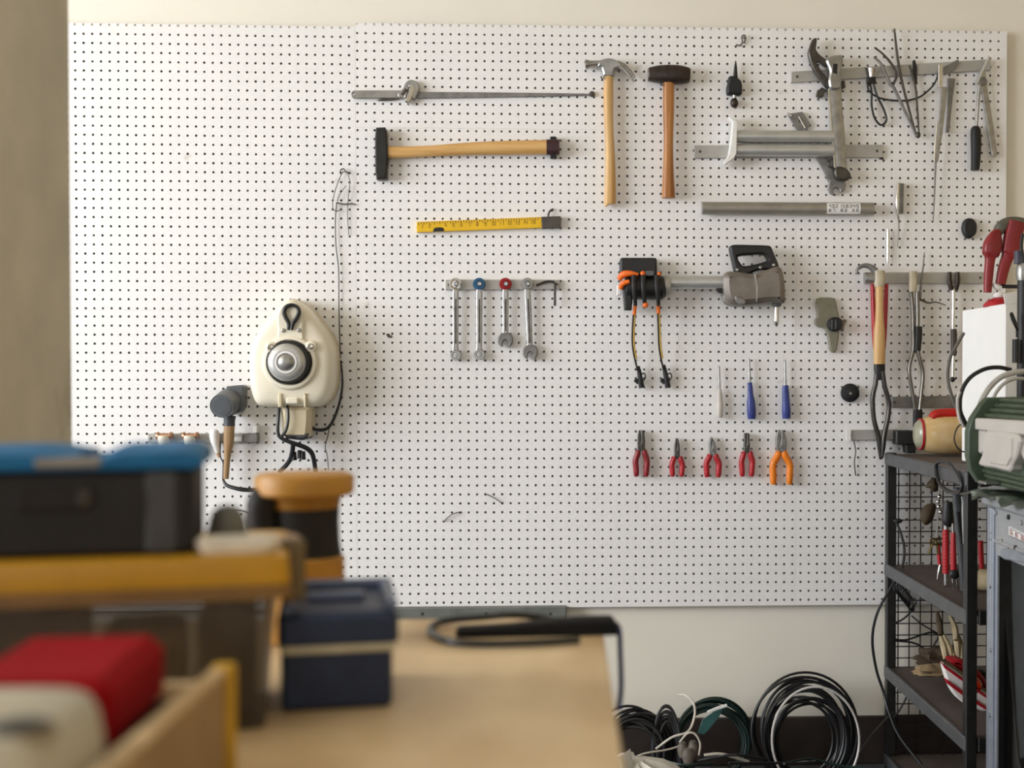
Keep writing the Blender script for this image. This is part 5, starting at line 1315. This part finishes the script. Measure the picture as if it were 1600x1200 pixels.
coil('cable_coil', 1036, 1144, 22, 70, 8, 0.0044, mat('grey_black_cable', '#2c2d30', 0.45), 'narrow dark grey cable bundle between the black and green coils', seed=6, d0=0.1, hole=0.6)
coil('white_cable_loop', 1258, 1130, 66, 78, 1, 0.0036, mat('pale_cable', '#d2cdc8', 0.35), 'single pale grey loop lying over the big black coil', seed=12, d0=0.15, hole=0.95, jit=0.02)
wtube('white_cable', [(1025, 1170, .2), (1050, 1152, .22), (1075, 1143, .22), (1085, 1120, .2), (1084, 1100, .18), (1072, 1087, .15), (1060, 1086, .13)], 1.9, mat('offwhite_cable', '#cfc8ba', 0.5), None, d=0.2, label='off-white cable curling over the green coil', cat='cable')
wtube('white_cable', [(1062, 1160, .24), (1074, 1146, .24), (1086, 1147, .24), (1094, 1162, .24), (1092, 1180, .24)], 1.7, mat('offwhite_cable', '#cfc8ba', 0.5), None, d=0.24, label='short off-white cable hooped over the plug cluster', cat='cable')
wtube('white_cable', [(1100, 1180, .26), (1125, 1178, .26), (1150, 1184, .25), (1170, 1190, .24)], 2.4, mat('offwhite_cable', '#cfc8ba', 0.5), None, d=0.25, label='off-white cable lying level on the floor below the green coil', cat='cable')
wtube('white_cable', [(975, 1192, .3), (1005, 1178, .3), (1040, 1172, .28), (1062, 1166, .26)], 1.5, mat('offwhite_cable', '#cfc8ba', 0.5), None, d=0.28, label='off-white cable running in from the bench corner', cat='cable')
ext('teal_tag', [(1090, 1146), (1098, 1124), (1116, 1112), (1131, 1104), (1124, 1120), (1108, 1140), (1100, 1148)], 0.12, 0.124, mat('teal_plastic_tag', '#35615f', 0.35), None, bev=0.0008, label='teal plastic tag on the green cable coil', cat='tag')
bar('white_label', [(1105, 1113, 2.0, 0.14, 0.002), (1120, 1107, 2.6, 0.14, 0.002), (1136, 1102, 2.6, 0.14, 0.002)], WHITE, None, e=4, label='white paper strip tied to the green cable coil', cat='label')
for k, (px, py, rx_) in enumerate(((1066, 1170, 9), (1082, 1168, 8), (1074, 1180, 10))):
    bar('plug', [(px, py - 10, rx_ * .6, 0.2 + 0.02 * k, 0.012), (px + 1, py, rx_, 0.2 + 0.02 * k, 0.016), (px + 2, py + 12, rx_ * .8, 0.2 + 0.02 * k, 0.014)], mat('worn_grey_plug', '#6d665c', 0.6), None, label=('grey plug in the cable tangle, left of the cluster', 'grey plug in the cable tangle, right of the cluster', 'grey plug in the cable tangle, lowest of the cluster')[k], cat='plug')
rg = random.Random(21)
for k in range(4):
    xa = 985 + 80 * k
    pts = [(xa + rg.uniform(-12, 12), 1196 + rg.uniform(-4, 8), .22 + .1 * rg.random()), (xa + 40, 1190 + rg.uniform(-12, 8), .2 + .08 * rg.random()), (xa + 85, 1192 + rg.uniform(-14, 8), .2 + .08 * rg.random()), (xa + 130, 1194 + rg.uniform(-12, 8), .22)]
    wtube('floor_cable', pts, 2.1, CABLE if k % 3 else GREENCAB, None, d=.2, label=('dark green floor cable beside the crumpled sack', 'black floor cable below the green coil', 'black floor cable left of the big coil', 'dark green floor cable under the right of the big coil')[k], cat='cable', group='cables along the floor')
wtube('floor_wire', [(1330, 1196, .1), (1360, 1150, .08), (1390, 1118, .07), (1400, 1112, .06)], 0.9, WIRE, None, d=.08, label='thin wire rising from the floor to the rack foot', cat='wire')
c = G(1030, 1235, 3.45)
V, Fc = [], []
n1, n2 = 26, 14
for i in range(n2 + 1):
    f = i / n2
    for k in range(n1):
        a = 2 * math.pi * k / n1
        rr = (0.15 * max(0.0, 1 - f ** 2.4) ** 0.6 + 0.02) * (1 + 0.34 * noise.noise(Vector((math.cos(a) * 1.7, math.sin(a) * 1.7, f * 2.2))))
        z = 0.19 * f + 0.06 * f * noise.noise(Vector((math.cos(a) * 2, math.sin(a) * 2, 5.0)))
        V.append(Vector((c.x + rr * math.cos(a) * 0.95 - 0.06 * f, -0.56 + rr * math.sin(a) * 0.8, max(0.0, z))))
for i in range(n2):
    for k in range(n1):
        l = (k + 1) % n1
        Fc.append((i * n1 + k, i * n1 + l, (i + 1) * n1 + l, (i + 1) * n1 + k))
Fc.append(tuple(n2 * n1 + k for k in range(n1)))
finish('crumpled_sack', V, Fc, GREYCLOTH, label='pale crumpled sack on the floor beside the bench corner', cat='sack', sharp=25)

# ================================================================== work bench in the foreground
TZ = 0.85
corner = G(939, 966, 1.825)
TX1, TY1 = corner.x, corner.y
t = thing('work_bench', 'plywood topped work bench in the foreground', 'bench', (-0.6, -2.9, 0))
box('bench_top', (-1.5, -3.55, TZ - 0.03), (TX1, TY1, TZ), PLY, t, bev=0.002)
for x in (-1.45, TX1 - 0.08):
    for y in (-3.5, TY1 - 0.10):
        box('leg', (x, y, 0), (x + 0.06, y + 0.06, TZ - 0.03), TAN, t, bev=0.003)
box('apron', (-1.44, TY1 - 0.06, TZ - 0.11), (TX1 - 0.03, TY1 - 0.04, TZ - 0.03), TAN, t, bev=0.002)
box('apron', (TX1 - 0.06, -3.48, TZ - 0.11), (TX1 - 0.04, TY1 - 0.05, TZ - 0.03), TAN, t, bev=0.002)

def onb(px, Z): return G(px, 588 + F_PX * (CAM_H - TZ) / Z, Z)
# black bar with cable loop at the far edge of the bench
t = thing('black_bar_tool', 'long flat black bar tool with cable loop, at the far edge of the bench', 'tool', onb(830, 1.72))
a, b = onb(712, 1.70), onb(962, 1.72)
ax = (b - a).normalized(); L_ = (b - a).length
rings = []
for f, h, wd in ((0, .006, .010), (.02, .011, .015), (.35, .014, .017), (.6, .019, .020), (.8, .021, .022), (.98, .021, .022), (1, .016, .018)):
    c = a + (b - a) * f
    sd = Vector((-ax.y, ax.x, 0))
    rings.append([c + sd * (-wd) + Vector((0, 0, 0.001)), c + sd * wd + Vector((0, 0, 0.001)), c + sd * wd + Vector((0, 0, h * .8)), c + sd * wd * .7 + Vector((0, 0, h)), c - sd * wd * .7 + Vector((0, 0, h)), c - sd * wd + Vector((0, 0, h * .8))])
loft('bar_body', rings, mat('matte_black', '#171617', 0.7, spec=0.2), t, sharp=40)
cy = lambda px, py, z=TZ + 0.006: (lambda r: CAM_P + r * ((z - CAM_P.z) / r.z))(ray(px, py))
tube('cable', [cy(905, 1000), cy(840, 1004), cy(760, 1006), cy(705, 1003), cy(680, 993), cy(672, 984), cy(683, 974), cy(712, 968, TZ + .008), cy(760, 964, TZ + .012), cy(795, 961, TZ + .016), cy(830, 963, TZ + .012), cy(860, 968, TZ + .008), cy(880, 976)], 0.0045, CABLE, t)
tube('blue_cord', [b + Vector((-0.004, 0.0, 0.014)), b + Vector((0.004, 0, 0.005)), b + Vector((0.006, 0, -0.03)), b + Vector((0.007, 0, -0.07)), b + Vector((0.004, 0, -0.10))], 0.0035, NAVYC, None, label='dark blue cord hanging over the right corner of the bench', cat='cord')

# navy toolbox, turned a little like the bin
zf = 1.335
nc = onb(620, zf)
Mn = Matrix.Translation((nc.x, nc.y, TZ)) @ Matrix.Rotation(math.radians(9.5), 4, 'Z')
NL, ND = 0.112, 0.155
t = thing('navy_toolbox', 'navy plastic toolbox with beige stripe on the bench', 'toolbox', nc)
box('body', (-NL, 0.004, 0), (-0.004, ND, 0.068), NAVY, t, bev=0.005, M=Mn)
box('lid', (-NL - 0.003, -0.002, 0.062), (0.002, ND + 0.003, 0.098), NAVY, t, bev=0.006, M=Mn)
box('stripe', (-NL + 0.002, -0.0045, 0.0585), (0.0, 0.002, 0.0655), BEIGE, t, bev=0.001, M=Mn)
for lo, hi in (((-NL, 0.0, 0.096), (-NL + 0.012, ND, 0.108)), ((-0.012, 0.0, 0.096), (0.001, ND, 0.108)), ((-NL, ND - 0.012, 0.096), (0.0, ND, 0.108))):
    box('lid_rim', lo, hi, mat('navy_highlight', '#56617a', 0.4), t, bev=0.003, M=Mn)  # lighter navy puts the rim's highlights into its colour
box('lid_handle', (-NL + 0.025, ND / 2 - 0.012, 0.098), (-0.03, ND / 2 + 0.012, 0.106), mat('navy_highlight', '#56617a', 0.4), t, bev=0.003, M=Mn)

# yellow and black lantern behind it
lc = onb(477, 1.68)
t = thing('lantern', 'yellow and black lantern shaped tool with flared yellow top, behind the navy toolbox', 'lantern', lc)
k = 1.68 / F_PX
ztop = CAM_H + (588 - 740) * k - 0
H = ztop - TZ
amber = mat('amber_tan_plastic', '#bb842a', 0.5, var=0.08)
lathe('base', lc, (0, 0, 1), [(0, 58 * k), (0.004, 60 * k), (H - 132 * k, 60 * k), (H - 128 * k, 56 * k)], amber, t, seg=40)
lathe('black_body', lc + Vector((0, 0, H - 134 * k)), (0, 0, 1), [(0, 57 * k), (30 * k, 53 * k), (60 * k, 52 * k), (82 * k, 53 * k)], TBLACK, t, seg=40)
lathe('collar', lc + Vector((0, 0, H - 54 * k)), (0, 0, 1), [(0, 53 * k), (12 * k, 55 * k), (20 * k, 58 * k)], mat('amber_dark', '#a06c17', 0.45), t, seg=40)
lathe('flared_top', lc + Vector((0, 0, H - 35 * k)), (0, 0, 1), [(0, 62 * k), (1 * k, 71 * k), (5 * k, 75 * k), (26 * k, 75.5 * k), (32 * k, 73 * k), (35 * k, 66 * k)], amber, t, seg=48, sharp=40)
tube('side_handle', [lc + Vector((-48 * k, -0.02, H - 34 * k)), lc + Vector((-58 * k, -0.025, H - 46 * k)), lc + Vector((-56 * k, -0.025, H - 80 * k)), lc + Vector((-42 * k, -0.02, H - 104 * k))], 0.019, TBLACK, t, res=12)

# clear bin with amber lid, slightly turned
phi = math.radians(11.0)
bc = onb(434, 1.25)
Mb = Matrix.Translation((bc.x, bc.y, TZ)) @ Matrix.Rotation(phi, 4, 'Z')
HB = 0.166
t = thing('storage_bin', 'smoky clear storage bin with amber yellow lid on the bench', 'bin', bc)
Lw, Dp = 0.46, 0.19
rings = []
def rect(x0, x1, y0, y1, z, r=0.012):
    o = []
    for cx, cy_, a0 in ((x1 - r, y0 + r, -90), (x1 - r, y1 - r, 0), (x0 + r, y1 - r, 90), (x0 + r, y0 + r, 180)):
        for q in range(4):
            a = math.radians(a0 + 30 * q)
            o.append(Mb @ Vector((cx + r * math.cos(a), cy_ + r * math.sin(a), z)))
    return o
loft('bin_body', [rect(-Lw + .012, -.012, .012, Dp - .012, 0.001), rect(-Lw, 0, 0, Dp, HB - 0.034), rect(-Lw + .003, -.003, .003, Dp - .003, HB - 0.034), rect(-Lw + .015, -.015, .015, Dp - .015, 0.006)], SMOKE, t, sharp=40)
loft('lid', [rect(-Lw - .012, .010, -.010, Dp + .01, HB - 0.036), rect(-Lw - .014, .012, -.012, Dp + .012, HB - 0.030), rect(-Lw - .012, .010, -.010, Dp + .01, HB - 0.002), rect(-Lw - .006, .004, -.004, Dp + .004, HB)], LIDY, t, sharp=40)
loft('lid_lip', [rect(-Lw - .015, .013, -.013, Dp + .013, HB - 0.040), rect(-Lw - .015, .013, -.013, Dp + .013, HB - 0.027)], mat('amber_brown', '#85602a', 0.5), t, sharp=40)
box('latch', (0.002, 0.05, HB - 0.054), (0.022, 0.11, HB + 0.006), mat('amber_dark', '#a06c17', 0.45), t, bev=0.005, M=Mb)
box('latch_clip', (0.004, 0.035, HB - 0.05), (0.026, 0.05, HB + 0.008), mat('olive_brown_clip', '#6d5a34', 0.6), t, bev=0.004, M=Mb)
rg = random.Random(9)
for k_, (lx, ly, sx, sy, sz, mm) in enumerate(((-0.125, .08, .045, .05, .085, TAN), (-0.215, .09, .045, .05, .105, BROWNRAG), (-0.305, .08, .045, .05, .095, OLIVE), (-0.048, .09, .032, .05, .10, TBLACK), (-.392, .08, .045, .05, .09, TAN))):
    pz = 0.008
    cpos = Mb @ Vector((lx, ly, pz))
    box('stored_block', (lx - sx * .8, ly - sy, pz), (lx + sx * .8, ly + sy, pz + sz), mm, None, bev=0.006, M=Mb, label=('tan block inside the clear bin, near its right end', 'brown block inside the middle of the clear bin', 'grey block inside the left half of the clear bin', 'black block at the right end inside the clear bin', 'tan block at the left end inside the clear bin')[k_], cat='block')

# black toolbox with blue lid on the bin
q = G(318, 862, 1.28)
Mt = Matrix.Translation((q.x, bc.y + (q.x - bc.x) * math.tan(phi) + 0.012, TZ + HB)) @ Matrix.Rotation(phi, 4, 'Z')
kk = 1.26 / F_PX
HT = 132 * kk
t = thing('black_toolbox', 'charcoal toolbox with teal blue lid, standing on the storage bin', 'toolbox', Mt.translation)
TL, TD = 0.30, 0.14
box('body', (-TL, 0, 0), (0, TD, HT), TBLACK, t, bev=0.006, M=Mt)
box('corner_column', (-0.042, -0.004, 0.002), (-0.014, 0.01, HT - 0.002), mat('charcoal_light', '#393633', 0.5), t, bev=0.004, M=Mt)
box('lid_base', (-TL - .002, -.003, HT - 0.001), (0.003, TD + .003, HT + 0.009), TBLUE, t, bev=0.003, M=Mt)
for x0_, x1_, h_ in ((-0.078, 0.008, 0.013), (-TL - 0.004, -0.100, 0.012)):
    rr = []
    n = 10
    for i in range(n + 1):
        f = i / n
        xx = x0_ + (x1_ - x0_) * f
        e = min(1, min(f, 1 - f) * 5 + 0.35)
        hh = HT + 0.008 + h_ * (e ** 0.6) * (0.86 + 0.14 * f)
        rr.append([Mt @ Vector((xx, -.004, HT + 0.002)), Mt @ Vector((xx, TD + .004, HT + 0.002)), Mt @ Vector((xx, TD + .002, hh - .003)), Mt @ Vector((xx, TD * .8, hh)), Mt @ Vector((xx, TD * .2, hh)), Mt @ Vector((xx, -.002, hh - .006))])
    loft('lid_block', rr, TBLUE, t, sharp=40)
box('pale_latch', (-0.135, -.006, HT + 0.002), (-0.080, .01, HT + 0.011), mat('pale_taupe', '#8d8578', 0.5), t, bev=0.003, M=Mt)
box('front_latch', (-0.150, -.008, HT - 0.036), (-0.088, .004, HT - 0.014), mat('grey_badge', '#312d2a', 0.7, spec=0.15), t, bev=0.004, M=Mt)
box('badge_tab', (-0.100, -.010, HT - 0.034), (-0.086, .004, HT - 0.016), mat('grey_badge_light', '#423e39', 0.7, spec=0.15), t, bev=0.003, M=Mt)
# small things on the bin lid
c = Mt @ Vector((0.0245, 0.098, 0.0))
lathe('olive_cap', c, (0, 0, 1), [(0, 0.020), (0.010, 0.020), (0.026, 0.016), (0.034, 0.010), (0.036, 0.004)], mat('olive_grey_cap', '#6b685c', 0.6), None, seg=28, sharp=50, label='olive grey domed cap on the storage bin lid', cat='cap')
rr = []
for zz, s_ in ((0.0, .9), (0.006, 1.0), (0.011, 1.04), (0.012, .98), (0.008, .9), (0.004, .84)):
    rr.append([Mb @ Vector((-0.036 + 0.036 * s_ * math.copysign(abs(math.cos(a)) ** .5, math.cos(a)), 0.028 + 0.030 * s_ * math.copysign(abs(math.sin(a)) ** .5, math.sin(a)), HB + 0.0005 + zz)) for a in [2 * math.pi * i / 24 for i in range(24)]])
loft('pale_dish', rr, mat('pale_cream_dish', '#f4ecda', 0.4), None, label='pale cream dish on the right end of the storage bin lid', cat='dish')

# open tray in front with yellow corner post
rc = G(356, 1040, 1.11)
HTR = rc.z - TZ
tx1, ty1 = rc.x, rc.y
tx0, ty0 = tx1 - 0.36, ty1 - 0.38
t = thing('open_tray', 'shallow tan wooden tray with yellow corner post, nearest on the bench', 'tray', ((tx0 + tx1) / 2, (ty0 + ty1) / 2, TZ))
box('tray_floor', (tx0, ty0, TZ), (tx1, ty1, TZ + 0.008), mat('dark_board', '#4a3d2e', 0.7), t, bev=0.001)
box('right_wall', (tx1 - 0.010, ty0, TZ + 0.004), (tx1, ty1, TZ + HTR - 0.006), mat('brown_board', '#a2845c', 0.65, var=0.12, scale=9), t, bev=0.001)
box('right_rim', (tx1 - 0.012, ty0, TZ + HTR - 0.007), (tx1 + 0.001, ty1, TZ + HTR), PLY, t, bev=0.002)
box('left_wall', (tx0, ty0, TZ + 0.004), (tx0 + 0.01, ty1, TZ + HTR), mat('brown_board', '#a2845c', 0.65), t, bev=0.002)
box('far_wall', (tx0 + 0.01, ty1 - 0.010, TZ + 0.004), (tx1 - 0.01, ty1, TZ + HTR - 0.012), PLY, t, bev=0.002)
box('near_wall', (tx0 + 0.01, ty0, TZ + 0.004), (tx1 - 0.01, ty0 + 0.010, TZ + HTR), PLY, t, bev=0.002)
box('corner_post', (tx1 - 0.012, ty1 - 0.010, TZ), (tx1 + 0.006, ty1 + 0.006, TZ + HTR + 0.002), mat('mustard_post', '#d2a21c', 0.5), t, bev=0.002)
# red box and putty coloured case in the tray
y1_, y0_ = 1.085 - CAM_D, 0.915 - CAM_D
xr = G(232, 1030, 1.0).x
Mr = Matrix.Translation((xr, y0_, TZ + 0.009)) @ Matrix.Rotation(math.radians(4), 4, 'Z')
RH = 0.116
t = thing('red_case', 'red topped case with black base in the open tray', 'case', Mr.translation)
box('black_base', (-0.105, 0.002, 0), (-0.004, 0.168, 0.062), TBLACK, t, bev=0.004, M=Mr)
box('red_top', (-0.108, 0, 0.060), (0, 0.17, RH), mat('case_red', '#930a14', 0.75, var=0.05, spec=0.1), t, bev=0.010, M=Mr)
box('lid_seam', (-0.109, -0.001, 0.057), (0.001, 0.171, 0.062), TBLACK, t, bev=0.001, M=Mr)
yc1, yc0 = 0.895 - CAM_D, 0.74 - CAM_D
xc = min(G(200, 1085, 0.885).x, tx1 - 0.016)
t = thing('putty_case', 'putty coloured plastic case with dark round hole, nearest in the open tray', 'case', (xc - .08, yc0 + .07, TZ + .009))
rr = []
PH = 0.119
for zz, s_ in ((0, 1.0), (0.03, 1.0), (PH - 0.03, 0.98), (PH - 0.012, 0.95), (PH - 0.003, 0.90), (PH, 0.84)):
    cx_, cyy = xc - 0.085, (yc0 + yc1) / 2
    rr.append([Vector((cx_ + 0.085 * s_ * math.copysign(abs(math.cos(a)) ** .35, math.cos(a)), cyy + 0.077 * s_ * math.copysign(abs(math.sin(a)) ** .35, math.sin(a)), TZ + 0.009 + zz)) for a in [2 * math.pi * i / 40 for i in range(40)]])
loft('case_shell', rr, PUTTY, t, sharp=50)
c = cy(30, 1136, TZ + 0.009 + PH)
lathe('hole_cap', c - Vector((0, 0, 0.002)), (0, 0, 1), [(0, 0.0165), (0.004, 0.016), (0.005, 0.004)], RUBBER, t, seg=20)
lathe('hole_ring', c - Vector((0, 0, 0.004)), (0, 0, 1), [(0, 0.021), (0.004, 0.020)], mat('taupe_ring', '#8a7a60', 0.5), t, seg=24)
box('wood_offcut', (tx1 - 0.042, ty1 - 0.10, TZ + 0.009), (tx1 - 0.014, ty1 - 0.018, TZ + 0.07), BEIGE, None, bev=0.004, label='pale wood offcut in the far right corner of the tray', cat='offcut')
